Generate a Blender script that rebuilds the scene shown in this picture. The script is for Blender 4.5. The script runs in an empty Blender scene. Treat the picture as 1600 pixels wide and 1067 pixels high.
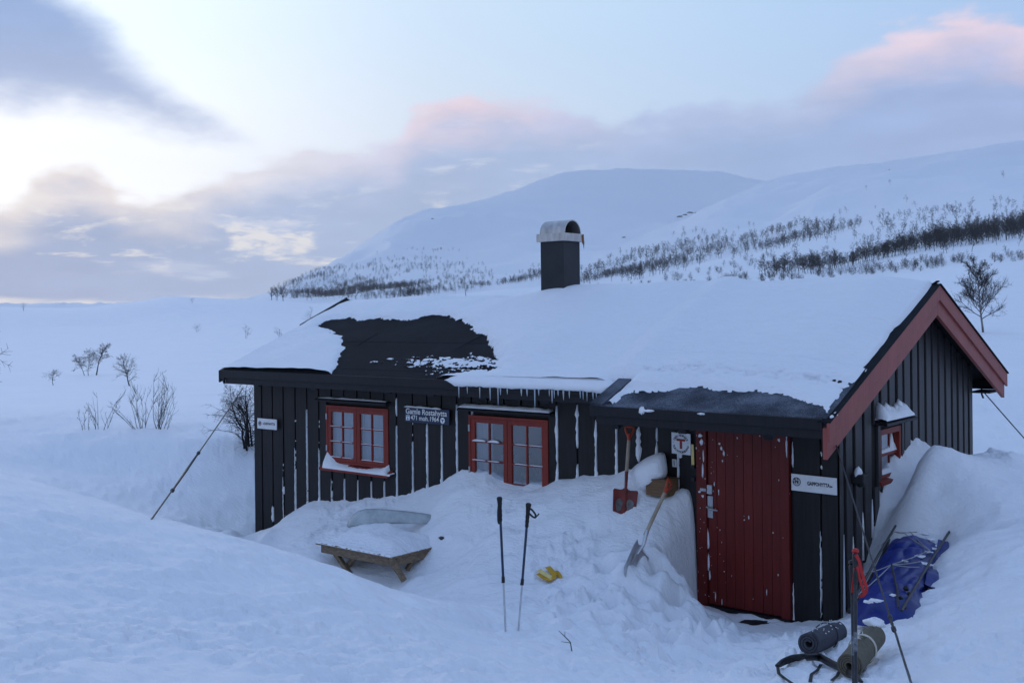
import bpy, math, random
import numpy as np
from math import radians, sin, cos, pi
from mathutils import Vector, Matrix

# ------------------------------------------------------------------ camera, sky, sun, exposure
sc = bpy.context.scene
C = sc.collection
F_PX, YAW, YH, ROLL = 1665.0, radians(39.44), 491.0, radians(-0.59)
CZ = 3.05                                   # eye height above the door step, metres

cam_d = bpy.data.cameras.new('camera')
cam = bpy.data.objects.new('camera', cam_d)
C.objects.link(cam)
sc.camera = cam
cam_d.sensor_width = 36.0
cam_d.lens = 36.0*F_PX/1600.0
cam_d.shift_y = -(533.5-YH)/1600.0
cam_d.clip_start = 0.05
cam_d.clip_end = 30000
cam.matrix_world = Matrix.Translation((0, 0, CZ)) @ Matrix.Rotation(YAW, 4, 'Z') @ Matrix.Rotation(radians(90), 4, 'X') @ Matrix.Rotation(ROLL, 4, 'Z')

sc.view_settings.view_transform = 'Standard'
sc.view_settings.look = 'None'
sc.view_settings.exposure = 0.12
sc.view_settings.gamma = 1.0
sc.cycles.use_denoising = True
sc.cycles.max_bounces = 8
sc.cycles.diffuse_bounces = 4
sc.cycles.volume_bounces = 0

def lin(r, g, b):
    f = lambda c: (c/255/12.92 if c/255 <= .04045 else ((c/255+.055)/1.055)**2.4)
    return (f(r), f(g), f(b), 1.0)

class NT:
    """small helper for node trees"""
    def __init__(s, nt):
        s.nt = nt; s.n = nt.nodes; s.l = nt.links
    def put(s, sock, v):
        if isinstance(v, bpy.types.NodeSocket): s.l.new(v, sock)
        elif v is not None:
            try: sock.default_value = v
            except Exception: sock.default_value = (v, v, v)
    def node(s, t, ins=(), **kw):
        n = s.n.new(t)
        for k, v in kw.items(): setattr(n, k, v)
        for k, v in (ins.items() if isinstance(ins, dict) else enumerate(ins)): s.put(n.inputs[k], v)
        return n
    def m(s, op, a, b=None, c=None, clamp=False):
        n = s.n.new('ShaderNodeMath'); n.operation = op; n.use_clamp = clamp
        for i, v in enumerate((a, b, c)):
            if v is not None: s.put(n.inputs[i], v)
        return n.outputs[0]
    def mix(s, f, a, b):
        n = s.n.new('ShaderNodeMix'); n.data_type = 'RGBA'
        s.put(n.inputs[0], f); s.put(n.inputs[6], a); s.put(n.inputs[7], b)
        return n.outputs[2]
    def smooth(s, x, a, b, o0=0.0, o1=1.0):
        n = s.n.new('ShaderNodeMapRange'); n.interpolation_type = 'SMOOTHSTEP'
        for k, v in zip(('Value', 'From Min', 'From Max', 'To Min', 'To Max'), (x, a, b, o0, o1)): s.put(n.inputs[k], v)
        return n.outputs[0]
    def noise(s, vec, scale, detail=4, rough=.55, dist=0.0):
        n = s.n.new('ShaderNodeTexNoise')
        s.put(n.inputs['Vector'], vec); n.inputs['Scale'].default_value = scale
        n.inputs['Detail'].default_value = detail; n.inputs['Roughness'].default_value = rough
        n.inputs['Distortion'].default_value = dist
        return n.outputs['Fac']
    def ramp(s, f, stops, interp='LINEAR'):
        n = s.n.new('ShaderNodeValToRGB'); e = n.color_ramp.elements; n.color_ramp.interpolation = interp
        while len(e) < len(stops): e.new(0.5)
        for el, (p, c) in zip(e, stops):
            el.position = p; el.color = c if len(c) == 4 else (*c, 1)
        s.put(n.inputs[0], f)
        return n.outputs[0]
    def curve(s, f, pts):
        n = s.n.new('ShaderNodeFloatCurve'); cu = n.mapping.curves[0]
        n.mapping.use_clip = True
        while len(cu.points) < len(pts): cu.points.new(0.5, 0.5)
        for p, (x, y) in zip(cu.points, pts): p.location = (x, y)
        n.mapping.update(); s.put(n.inputs['Value'], f)
        return n.outputs[0]

SUN_EL, SUN_AZ = radians(2.2), radians(-27.0)       # azimuth counted to the right of the view direction
world = bpy.data.worlds.new('World'); sc.world = world; world.use_nodes = True
def build_sky():
    t = NT(world.node_tree); t.n.clear()
    out = t.n.new('ShaderNodeOutputWorld')
    d = t.n.new('ShaderNodeTexCoord').outputs['Generated']
    xyz = t.node('ShaderNodeSeparateXYZ', [d])
    x, y, z = xyz.outputs
    r = t.m('ADD', t.m('MULTIPLY', x, cos(YAW)), t.m('MULTIPLY', y, sin(YAW)))
    f = t.m('ADD', t.m('MULTIPLY', x, -sin(YAW)), t.m('MULTIPLY', y, cos(YAW)))
    az = t.m('MULTIPLY', t.m('ARCTAN2', r, f), 180/pi)          # degrees right of the valley axis
    el = t.m('MULTIPLY', t.m('ARCSINE', z), 180/pi)
    A = lambda px: math.degrees(math.atan((px-800)/F_PX))
    def E(px, py):
        yy = py-YH-sin(ROLL)*(px-800)
        return math.degrees(math.atan(-yy/F_PX*cos(radians(A(px)))))
    an = t.node('ShaderNodeMapRange', {'Value': az, 'From Min': -40., 'From Max': 40.}).outputs[0]
    N = lambda px: (A(px)+40)/80
    wv = t.node('ShaderNodeVectorMath', [d, (1, 1, 2.4)], operation='MULTIPLY').outputs[0]
    n1 = t.m('SUBTRACT', t.noise(wv, 5.5, 7, .56, .25), .5)
    n2 = t.m('SUBTRACT', t.noise(wv, 14, 6, .55, .2), .5)
    wv3 = t.node('ShaderNodeVectorMath', [d, (1, 1, 5.0)], operation='MULTIPLY').outputs[0]
    n3 = t.m('SUBTRACT', t.noise(wv3, 9, 5, .5, .4), .5)
    n4 = t.m('SUBTRACT', t.noise(wv, 34, 5, .6, .2), .5)
    # clear sky: pale glow over the set sun, deeper blue up and to the right
    low = t.ramp(an, [(0, lin(254, 252, 250)), (N(0), lin(255, 254, 253)), (N(300), lin(250, 252, 255)), (N(560), lin(236, 243, 252)), (N(800), lin(217, 231, 247)), (N(1150), lin(196, 216, 242)), (N(1600), lin(180, 203, 238)), (1, lin(168, 190, 228))])
    high = t.ramp(an, [(0, lin(222, 233, 247)), (N(100), lin(226, 238, 250)), (N(500), lin(212, 230, 248)), (N(800), lin(197, 221, 245)), (N(1200), lin(178, 207, 240)), (N(1600), lin(163, 193, 234)), (1, lin(150, 180, 225))])
    g = t.smooth(el, 6.5, 16.5)
    clear = t.mix(g, low, high)
    clear = t.node('ShaderNodeVectorMath', {0: clear, 3: t.m('ADD', 1.0, t.m('MULTIPLY', t.smooth(az, -2, -20), .22))}, operation='SCALE').outputs[0]
    up = t.ramp(t.node('ShaderNodeMapRange', {'Value': el, 'From Min': 15., 'From Max': 90.}).outputs[0],
                [(0, lin(186, 210, 240)), (.12, lin(164, 192, 230)), (.4, lin(142, 174, 222)), (1, lin(130, 162, 216))])
    clear = t.mix(t.smooth(el, 15.5, 24), clear, up)
    # the half of the sky behind the viewer
    back = t.ramp(t.node('ShaderNodeMapRange', {'Value': el, 'From Min': 0., 'From Max': 90.}).outputs[0],
                  [(0, lin(192, 206, 232)), (.1, lin(184, 202, 232)), (.4, lin(142, 170, 218)), (1, lin(130, 162, 216))])
    side = t.smooth(t.m('ABSOLUTE', az), 34, 80)
    clear = t.mix(side, clear, back)
    sky = t.node('ShaderNodeTexSky', sky_type='NISHITA', sun_disc=False)
    sky.sun_elevation = SUN_EL; sky.sun_rotation = -YAW+SUN_AZ
    # main deck of cloud along the horizon
    EM = 24.0
    P = [(-200, 300), (0, 318), (60, 292), (110, 270), (150, 268), (200, 300), (290, 296), (350, 276), (430, 256), (520, 236), (610, 226), (660, 178), (740, 156), (880, 166), (1000, 176), (1100, 152), (1220, 142), (1330, 92), (1400, 58), (1520, 36), (1620, 46), (1800, 60)]
    top = t.m('MULTIPLY', t.curve(an, [(0, E(-200, 300)/EM)]+[(N(px), E(px, py)/EM) for px, py in P]+[(1, .6)]), EM)
    dep = t.m('SUBTRACT', top, el)                              # degrees below the cloud's upper edge
    dn = t.m('ADD', dep, t.m('ADD', t.m('MULTIPLY', n1, 3.2), t.m('ADD', t.m('MULTIPLY', n2, 2.3), t.m('MULTIPLY', n4, 1.5))))
    deck = t.smooth(dn, -.45, .62)
    tint = t.smooth(t.m('ADD', dep, t.m('MULTIPLY', n2, 3.5)), .1, 3.0)
    pink = t.ramp(an, [(0, lin(252, 242, 232)), (N(150), lin(250, 238, 230)), (N(420), lin(240, 236, 240)), (N(600), lin(222, 220, 238)), (N(660), lin(234, 218, 228)), (N(740), lin(234, 215, 226)), (N(880), lin(208, 208, 233)), (N(1000), lin(178, 194, 230)), (N(1250), lin(182, 196, 229)), (N(1340), lin(214, 206, 226)), (N(1440), lin(226, 209, 223)), (1, lin(214, 200, 222))])
    grey = t.ramp(an, [(0, lin(164, 179, 212)), (N(100), lin(166, 181, 214)), (N(500), lin(172, 188, 220)), (N(800), lin(170, 189, 223)), (N(1200), lin(158, 181, 223)), (N(1600), lin(160, 180, 223)), (1, lin(152, 170, 214))])
    body = t.mix(tint, pink, grey)
    shade = t.m('ADD', 1.0, t.m('ADD', t.m('MULTIPLY', n1, .22), t.m('ADD', t.m('MULTIPLY', n3, .26), t.m('MULTIPLY', n4, .12))))
    body = t.node('ShaderNodeVectorMath', {0: body, 3: shade}, operation='SCALE').outputs[0]
    # bright breaks in the deck, left half
    hole = t.smooth(t.m('ADD', t.noise(wv3, 9.5, 6, .62, .5), t.m('MULTIPLY', n4, .35)), .51, .66)
    hole = t.m('MULTIPLY', hole, t.m('MULTIPLY', t.smooth(az, 4, -7), t.m('MULTIPLY', t.smooth(el, 2.0, 3.0), t.smooth(el, 7.4, 5.0))))
    slit = t.m('MULTIPLY', t.smooth(t.m('ADD', el, t.m('MULTIPLY', n3, 2.6)), 1.1, .5), t.smooth(az, -12, -18))
    brk = t.m('MAXIMUM', t.m('MULTIPLY', hole, .85), t.m('MULTIPLY', slit, .75))
    body = t.mix(brk, body, lin(250, 244, 236))
    # thin lit streaks higher in the deck
    brk2 = t.m('MULTIPLY', t.smooth(t.noise(wv3, 12, 5, .6, .3), .56, .70), t.m('MULTIPLY', t.smooth(az, 8, 0), t.smooth(az, -26, -10)))
    body = t.mix(t.m('MULTIPLY', brk2, .45), body, lin(238, 240, 248))
    col = t.mix(t.m('MULTIPLY', deck, t.smooth(t.m('ABSOLUTE', az), 75, 38)), clear, body)
    # slate cloud, upper left
    up_e = t.m('ADD', E(0, -40), t.m('MULTIPLY', t.m('ADD', az, 25.7), -.80))
    lo_e = t.m('ADD', E(0, 150), t.m('MULTIPLY', t.m('ADD', az, 25.7), -.12))
    nn = t.m('ADD', t.m('MULTIPLY', n1, 3.4), t.m('ADD', t.m('MULTIPLY', n2, 2.0), t.m('MULTIPLY', n4, .9)))
    s1 = t.smooth(t.m('ADD', t.m('SUBTRACT', t.m('ADD', up_e, 1.6), el), nn), -1.3, 1.7)
    s2 = t.smooth(t.m('ADD', t.m('SUBTRACT', el, lo_e), nn), -1.0, 1.5)
    slate = t.m('MULTIPLY', t.m('MULTIPLY', s1, s2), t.smooth(az, -10, -16))
    slate = t.m('MULTIPLY', slate, t.smooth(az, -75, -40))
    sl = t.node('ShaderNodeVectorMath', {0: t.mix(t.smooth(el, 9, 16), lin(176, 188, 220), lin(136, 163, 210)), 3: t.m('ADD', 1.0, t.m('MULTIPLY', n2, .3))}, operation='SCALE').outputs[0]
    col = t.mix(t.m('MULTIPLY', slate, .95), col, sl)
    col = t.node('ShaderNodeVectorMath', [col, (1.0, .985, .965)], operation='MULTIPLY').outputs[0]
    b1 = t.node('ShaderNodeBackground', {'Color': sky.outputs[0], 'Strength': 0.001})
    b2 = t.node('ShaderNodeBackground', {'Color': col, 'Strength': 1.17})
    add = t.node('ShaderNodeAddShader', [b1.outputs[0], b2.outputs[0]])
    t.l.new(add.outputs[0], out.inputs[0])
build_sky()

sun_d = bpy.data.lights.new('sun', 'SUN')
sun_d.energy = 0.32; sun_d.angle = radians(28); sun_d.color = (1.0, .96, .95)
sun = bpy.data.objects.new('sun', sun_d); C.objects.link(sun)
_saz, _sel = YAW-SUN_AZ, radians(13)                 # the glow behind the cloud, left of the view
sd = Vector((-sin(_saz)*cos(_sel), cos(_saz)*cos(_sel), sin(_sel)))
sun.rotation_euler = (-sd).to_track_quat('-Z', 'Y').to_euler()
sun.location = (-30, 30, 30)

# ------------------------------------------------------------------ projecting photo measurements into metres
_R = np.array([cos(YAW), sin(YAW), 0.]); _F = np.array([-sin(YAW), cos(YAW), 0.]); _U = np.array([0, 0, 1.])
EYE = np.array([0, 0, CZ])
def ray(px, py):
    dx, dy = px-800, py-YH; c, s = cos(ROLL), sin(ROLL)
    xx, yy = c*dx+s*dy, -s*dx+c*dy
    return _F+_R*(xx/F_PX)+_U*(-yy/F_PX)
def at(px, py, dep): return EYE+ray(px, py)*dep
def onY(px, py, Y):
    r = ray(px, py); return EYE+r*(Y/r[1])
def onX(px, py, X):
    r = ray(px, py); return EYE+r*(X/r[0])
def onplane(px, py, p0, n):
    r = ray(px, py); n = np.array(n, float)
    return EYE+r*(np.dot(np.array(p0)-EYE, n)/np.dot(r, n))
def project(P):
    P = np.asarray(P, float)-EYE
    dep = P@_F; x = F_PX*(P@_R)/dep; y = -F_PX*P[..., 2]/dep
    c, s = cos(ROLL), sin(ROLL)
    return 800+c*x-s*y, YH+s*x+c*y, dep

# ------------------------------------------------------------------ noise
_rng = np.random.RandomState(7)
_perm = _rng.permutation(512); _perm = np.concatenate([_perm, _perm])
_ga = _rng.rand(512)*2*pi
_gx, _gy = np.cos(_ga), np.sin(_ga)
def perlin(x, y):
    x = np.asarray(x, float); y = np.asarray(y, float)
    xi = np.floor(x).astype(int); yi = np.floor(y).astype(int); xf = x-xi; yf = y-yi
    u = xf*xf*xf*(xf*(xf*6-15)+10); v = yf*yf*yf*(yf*(yf*6-15)+10)
    def g(ix, iy, fx, fy):
        h = _perm[(_perm[ix % 512]+iy) % 512]
        return _gx[h]*fx+_gy[h]*fy
    a = g(xi, yi, xf, yf); b = g(xi+1, yi, xf-1, yf); c = g(xi, yi+1, xf, yf-1); d = g(xi+1, yi+1, xf-1, yf-1)
    return (a+(b-a)*u)+((c+(d-c)*u)-(a+(b-a)*u))*v
def fbm(x, y, o=4, g=.5):
    s = 0; a = 1; f = 1
    for k in range(o):
        s = s+a*perlin(x*f+17.3*k, y*f-9.1*k); a *= g; f *= 2.03
    return s
def sstep(x, a, b):
    t = np.clip((x-a)/(b-a), 0, 1); return t*t*(3-2*t)

# ------------------------------------------------------------------ materials
def mat(name):
    m = bpy.data.materials.new(name); m.use_nodes = True
    t = NT(m.node_tree); t.n.clear()
    o = t.n.new('ShaderNodeOutputMaterial'); b = t.n.new('ShaderNodeBsdfPrincipled')
    t.l.new(b.outputs[0], o.inputs[0])
    return m, t, b
def bump(t, b, h, strength=.3, dist=.01):
    n = t.node('ShaderNodeBump', {'Strength': strength, 'Distance': dist, 'Height': h})
    t.l.new(n.outputs[0], b.inputs['Normal'])
def pos(t): return t.n.new('ShaderNodeNewGeometry').outputs['Position']
def simple(name, col, rough=.5, metal=0., var=.25, scale=9., bumpy=.0, stretch=(1, 1, 1), spec=.4):
    m, t, b = mat(name)
    v = t.node('ShaderNodeVectorMath', [pos(t), stretch], operation='MULTIPLY').outputs[0]
    n = t.noise(v, scale, 5, .6)
    c1 = (*[c*(1-var) for c in col], 1); c2 = (*[min(1, c*(1+var)) for c in col], 1)
    t.l.new(t.ramp(n, [(.3, c1), (.7, c2)]), b.inputs['Base Color'])
    b.inputs['Roughness'].default_value = rough; b.inputs['Metallic'].default_value = metal
    b.inputs['Specular IOR Level'].default_value = spec
    if bumpy: bump(t, b, t.noise(v, scale*3, 5, .6), bumpy, .01)
    return m
def snow_mat(name, near=True):
    m, t, b = mat(name)
    p = pos(t)
    c = t.noise(p, .35, 5, .55)
    t.l.new(t.ramp(c, [(.3, (.83, .855, .89, 1)), (.7, (.885, .895, .915, 1))]), b.inputs['Base Color'])
    b.inputs['Roughness'].default_value = .62
    b.inputs['Specular IOR Level'].default_value = .25
    ps = t.node('ShaderNodeMapping', {'Vector': p, 'Rotation': (0, 0, radians(32)), 'Scale': (1.0, 3.2, 1.5)}).outputs[0]
    h = t.m('ADD', t.m('MULTIPLY', t.noise(p, 38, 5, .65), .35), t.m('ADD', t.m('MULTIPLY', t.noise(ps, 5.5, 6, .6, .6), .8), t.m('MULTIPLY', t.noise(p, 170, 2, .6), .12)))
    bump(t, b, h, .55, .06)
    return m
def wood_paint(name, col, rough=.55, var=.3, grain=1.0, chips=None):
    m, t, b = mat(name)
    p = pos(t)
    v = t.node('ShaderNodeVectorMath', [p, (26, 26, 1.6)], operation='MULTIPLY').outputs[0]
    n = t.noise(v, 1.6, 6, .6)
    big = t.noise(p, 1.3, 4, .6)
    per = t.noise(t.node('ShaderNodeVectorMath', [p, (5.1, 5.1, .06)], operation='MULTIPLY').outputs[0], 1.0, 1, .5)
    k = t.m('ADD', t.m('ADD', t.m('MULTIPLY', n, .5), t.m('MULTIPLY', big, .25)), t.m('MULTIPLY', per, .25))
    c1 = (*[c*(1-var) for c in col], 1); c2 = (*[min(1, c*(1+var)) for c in col], 1)
    colr = t.ramp(k, [(.36, c1), (.64, c2)])
    if chips is not None:
        f = t.smooth(t.noise(t.node('ShaderNodeVectorMath', [p, (1, 1, .35)], operation='MULTIPLY').outputs[0], 23, 5, .7), chips[0], chips[0]+.025)
        colr = t.mix(f, colr, chips[1])
    t.l.new(colr, b.inputs['Base Color'])
    b.inputs['Roughness'].default_value = rough
    b.inputs['Specular IOR Level'].default_value = .24
    bump(t, b, n, .25*grain, .006)
    return m
def frosted_felt(name, base, frost, amt):
    m, t, b = mat(name)
    p = pos(t)
    f = t.noise(p, 150, 3, .75)
    br = t.noise(p, 2.2, 5, .6)
    k = t.smooth(t.m('ADD', t.m('MULTIPLY', f, .75), t.m('MULTIPLY', br, .45)), amt, amt+.22)
    t.l.new(t.mix(k, base, frost), b.inputs['Base Color'])
    b.inputs['Roughness'].default_value = .85; b.inputs['Specular IOR Level'].default_value = .15
    bump(t, b, f, .5, .01)
    return m
M = {}
M['snow'] = snow_mat('snow')
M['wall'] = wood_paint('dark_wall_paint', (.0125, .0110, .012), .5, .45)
M['wall_side'] = wood_paint('gable_dark_paint', (.042, .040, .042), .48, .4, 1.4)  # gable boards: a lighter tone of the dark wall paint
M['gap'] = simple('deep_gap_wood', (.012, .010, .010), .8)
M['trim'] = wood_paint('dark_trim_paint', (.010, .0105, .014), .5, .3)
M['red'] = wood_paint('red_frame_paint', (.21, .028, .018), .45, .25)
M['red_door'] = wood_paint('red_door_paint', (.125, .014, .011), .45, .22, .8, (.715, (.42, .38, .36, 1)))
M['red_board'] = wood_paint('faded_red_paint', (.27, .072, .06), .5, .22)
M['felt'] = frosted_felt('roofing_felt', (.006, .0075, .011, 1), (.018, .020, .026, 1), .55)
M['felt_frost'] = frosted_felt('frosted_roofing_felt', (.026, .030, .041, 1), (.20, .225, .275, 1), .54)
M['chimney'] = simple('dark_sheet_metal', (.018, .020, .026), .45, .3, .25, 4)
M['zinc'] = simple('galvanised_metal', (.46, .44, .43), .42, .75, .25, 12, .15, (1, 1, .3))
M['cowl_black'] = simple('cowl_black', (.008, .008, .008), .9)
M['rust'] = simple('rusty_stain', (.18, .08, .03), .8)
M['steel'] = simple('steel', (.38, .39, .41), .35, .85, .15, 20)
M['wire'] = simple('dark_wire', (.035, .036, .042), .5, .3)
M['white'] = simple('white_sign_paint', (.70, .71, .72), .45, 0, .07, 14)
M['black'] = simple('black_plastic', (.010, .010, .012), .5)
M['navy'] = simple('navy_sign_paint', (.012, .024, .062), .35, 0, .15, 10)
M['letter'] = simple('letter_white', (.78, .78, .76), .5, 0, .04)
M['letter_dark'] = simple('letter_black', (.02, .02, .03), .5, 0, .1)
M['letter_red'] = simple('letter_red', (.24, .02, .016), .5, 0, .1)
M['letter_blue'] = simple('letter_blue', (.03, .09, .30), .5, 0, .1)
M['wood'] = simple('weathered_wood', (.19, .135, .085), .75, 0, .4, 5, .3, (3, 3, 12))
M['wood_pale'] = simple('grey_ash_handle', (.36, .29, .215), .6, 0, .25, 8, .1, (1, 1, .3))
M['alu'] = simple('aluminium', (.55, .56, .58), .38, .85, .15, 15)
M['red_plastic'] = simple('red_plastic', (.36, .05, .02), .42, 0, .15)
M['red_blade'] = simple('worn_red_blade', (.15, .018, .014), .45, 0, .4, 14)
M['red_strap'] = simple('red_webbing', (.42, .018, .018), .6, 0, .15)
M['yellow'] = simple('yellow_webbing', (.55, .31, .02), .65, 0, .2, 20)
M['yellow_pale'] = simple('pale_yellow_webbing', (.72, .58, .22), .65, 0, .15, 20)
M['tarp'] = simple('blue_tarp', (.008, .022, .17), .42, 0, .3, 7, .35)
M['rope'] = simple('grey_rope', (.30, .30, .30), .8, 0, .2, 40)
M['cord'] = simple('pale_cord', (.60, .56, .48), .8, 0, .15, 40)
M['foam_grey'] = simple('grey_foam', (.052, .054, .068), .85, 0, .2, 30, .2)
M['foam_olive'] = simple('olive_foam', (.115, .100, .070), .8, 0, .2, 30, .2)
M['bark'] = simple('birch_bark_dark', (.017, .014, .017), .8, 0, .4, 6)
M['bark_pale'] = simple('birch_bark_pale', (.16, .145, .14), .75, 0, .6, 7, .2, (1, 1, .6))
M['rock'] = simple('dark_rock', (.05, .048, .05), .85, 0, .4, 2, .4)
M['curtain'] = simple('white_curtain', (.42, .43, .46), .9, 0, .1, 8, 0, (1, 1, .1))
M['dark_room'] = simple('dim_interior', (.05, .04, .035), .9)
def glass_mat():
    m = bpy.data.materials.new('window_glass'); m.use_nodes = True
    t = NT(m.node_tree); t.n.clear()
    o = t.n.new('ShaderNodeOutputMaterial')
    tr = t.node('ShaderNodeBsdfTransparent', {'Color': (.86, .90, .94, 1)})
    gl = t.node('ShaderNodeBsdfGlossy', {'Color': (.9, .92, .95, 1), 'Roughness': .03})
    fr = t.node('ShaderNodeFresnel', {'IOR': 1.75})
    bf = t.n.new('ShaderNodeNewGeometry').outputs['Backfacing']
    mx = t.node('ShaderNodeMixShader', [t.m('MULTIPLY', t.m('ADD', fr.outputs[0], .14, clamp=True), t.m('SUBTRACT', 1.0, bf)), tr.outputs[0], gl.outputs[0]])
    t.l.new(mx.outputs[0], o.inputs[0])
    return m
M['glass'] = glass_mat()
def ice_mat():
    m, t, b = mat('ice')
    t.l.new(t.ramp(t.noise(pos(t), 9, 4, .6), [(.35, (.45, .50, .50, 1)), (.65, (.62, .66, .67, 1))]), b.inputs['Base Color'])
    b.inputs['Roughness'].default_value = .22; b.inputs['IOR'].default_value = 1.31
    b.inputs['Transmission Weight'].default_value = .35
    return m
M['ice'] = ice_mat()

# ------------------------------------------------------------------ building objects
def tag(o, label=None, cat=None, group=None, kind=None):
    for k, v in (('label', label), ('category', cat), ('group', group), ('kind', kind)):
        if v: o[k] = v
    return o
def empty(name, loc, label=None, cat=None, group=None, kind=None):
    o = bpy.data.objects.new(name, None); C.objects.link(o); o.location = tuple(loc)
    o.empty_display_size = .2
    o['_w'] = tuple(float(c) for c in loc)
    return tag(o, label, cat, group, kind)
def worldloc(o):
    w = np.zeros(3)
    while o is not None:
        w = w+np.array(o.location); o = o.parent
    return w
def from_arrays(name, V, faces, m, parent=None, smooth=False, mats=None, mi=None):
    """faces: list of index arrays (n,k) with constant k"""
    V = np.asarray(V, np.float64)
    org = worldloc(parent) if parent is not None else np.zeros(3)
    me = bpy.data.meshes.new(name)
    me.vertices.add(len(V)); me.vertices.foreach_set('co', (V-org).astype(np.float32).ravel())
    faces = [np.asarray(f, np.int32) for f in faces if len(f)]
    loops = np.concatenate([f.ravel() for f in faces]); tot = np.concatenate([np.full(len(f), f.shape[1], np.int32) for f in faces])
    start = np.concatenate([[0], np.cumsum(tot)[:-1]]).astype(np.int32)
    me.loops.add(len(loops)); me.loops.foreach_set('vertex_index', loops)
    me.polygons.add(len(tot)); me.polygons.foreach_set('loop_start', start); me.polygons.foreach_set('loop_total', tot)
    me.polygons.foreach_set('use_smooth', np.full(len(tot), bool(smooth)))
    me.materials.append(m)
    for k in (mats or []): me.materials.append(k)
    if mi is not None: me.polygons.foreach_set('material_index', np.asarray(mi, np.int32))
    me.update(calc_edges=True); me.validate()
    o = bpy.data.objects.new(name, me); C.objects.link(o)
    if parent is not None: o.parent = parent
    return o
def nrm(v):
    v = np.asarray(v, float); return v/(np.linalg.norm(v)+1e-12)
class MB:
    def __init__(s): s.V = []; s.Fc = {}; s.n = 0
    def add(s, V, F):
        V = np.asarray(V, float)
        for f in F: s.Fc.setdefault(len(f), []).append([i+s.n for i in f])
        s.V.append(V); s.n += len(V); return s
    def box(s, a, b):
        x0, y0, z0 = np.minimum(a, b); x1, y1, z1 = np.maximum(a, b)
        return s.hexa([(x0, y0, z0), (x1, y0, z0), (x1, y1, z0), (x0, y1, z0)], [(x0, y0, z1), (x1, y0, z1), (x1, y1, z1), (x0, y1, z1)])
    def hexa(s, lo, hi):
        return s.add(list(lo)+list(hi), [(3, 2, 1, 0), (4, 5, 6, 7), (0, 1, 5, 4), (1, 2, 6, 5), (2, 3, 7, 6), (3, 0, 4, 7)])
    def bar(s, p, q, w, h, up=(0, 0, 1), ext=0.):
        p = np.asarray(p, float); q = np.asarray(q, float); d = nrm(q-p); p = p-d*ext; q = q+d*ext
        sd = nrm(np.cross(d, up)); u = np.cross(sd, d); sd = sd*w/2; u = u*h/2
        return s.hexa([p-sd-u, p+sd-u, p+sd+u, p-sd+u], [q-sd-u, q+sd-u, q+sd+u, q-sd+u])
    def tube(s, P, R, k=8, caps=True, flat=None):
        P = np.asarray(P, float); n = len(P)
        R = np.full(n, R) if np.isscalar(R) else np.asarray(R, float)
        T = np.gradient(P, axis=0); T = T/(np.linalg.norm(T, axis=1)[:, None]+1e-12)
        a = np.array([0, 0, 1.]) if abs(T[0][2]) < .9 else np.array([1., 0, 0])
        u = nrm(np.cross(T[0], a)); V = []
        th = np.arange(k)*2*pi/k
        for i in range(n):
            u = nrm(u-T[i]*np.dot(u, T[i])); w = np.cross(T[i], u)
            V.append(P[i]+R[i]*(np.cos(th)[:, None]*u*(flat[0] if flat else 1)+np.sin(th)[:, None]*w*(flat[1] if flat else 1)))
        V = np.concatenate(V)
        F = [(i*k+j, i*k+(j+1) % k, (i+1)*k+(j+1) % k, (i+1)*k+j) for i in range(n-1) for j in range(k)]
        s.add(V, F)
        if caps:
            s.Fc.setdefault(k, []).append([s.n-len(V)+j for j in range(k)][::-1])
            s.Fc.setdefault(k, []).append([s.n-k+j for j in range(k)])
        return s
    def lathe(s, p, d, prof, k=20):
        """prof: (offset along d, radius)"""
        p = np.asarray(p, float); d = nrm(d)
        return s.tube([p+d*o for o, r in prof], [max(r, 1e-4) for o, r in prof], k)
    def ribbon(s, P, W, up, th=.002):
        """flat strap along P, width vector perpendicular"""
        P = np.asarray(P, float); T = np.gradient(P, axis=0); n = len(P)
        up = np.asarray(up, float)
        up = np.tile(up, (n, 1)) if up.ndim == 1 else up
        sd = np.cross(T, up); sd /= np.linalg.norm(sd, axis=1)[:, None]+1e-12
        nn = np.cross(sd, T); nn /= np.linalg.norm(nn, axis=1)[:, None]+1e-12
        V = np.concatenate([P-sd*W/2-nn*th/2, P+sd*W/2-nn*th/2, P+sd*W/2+nn*th/2, P-sd*W/2+nn*th/2])
        F = []
        for i in range(n-1):
            for a, b in ((0, 1), (1, 2), (2, 3), (3, 0)):
                F.append((a*n+i, b*n+i, b*n+i+1, a*n+i+1))
        F.append((0, 3*n, 2*n, n)); F.append((n-1, 2*n-1, 3*n-1, 4*n-1))
        return s.add(V, F)
    def poly(s, pts, d):
        """closed outline extruded by vector d"""
        p = np.asarray(pts, float); n = len(p); d = np.asarray(d, float)
        s.add(np.concatenate([p, p+d]), [tuple(range(n))[::-1], tuple(range(n, 2*n))]+[(i, (i+1) % n, n+(i+1) % n, n+i) for i in range(n)])
        return s
    def blob(s, c, r, seed=0, amp=.3, nu=14, nv=9, up=None):
        rs = np.random.RandomState(seed); c = np.asarray(c, float); r = np.asarray(r, float)
        V = []
        ph = rs.rand(6)*6.28
        for j in range(nv+1):
            b = -pi/2+pi*j/nv
            for i in range(nu):
                a = 2*pi*i/nu
                k = 1+amp*(.4*sin(2*a+ph[0]+b*2)+.35*sin(3*a+ph[1]-3*b)+.25*sin(5*a+4*b+ph[2]))
                V.append(c+r*k*np.array([cos(b)*cos(a), cos(b)*sin(a), sin(b)]))
        F = [(j*nu+i, j*nu+(i+1) % nu, (j+1)*nu+(i+1) % nu, (j+1)*nu+i) for j in range(nv) for i in range(nu)]
        return s.add(V, F)
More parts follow.
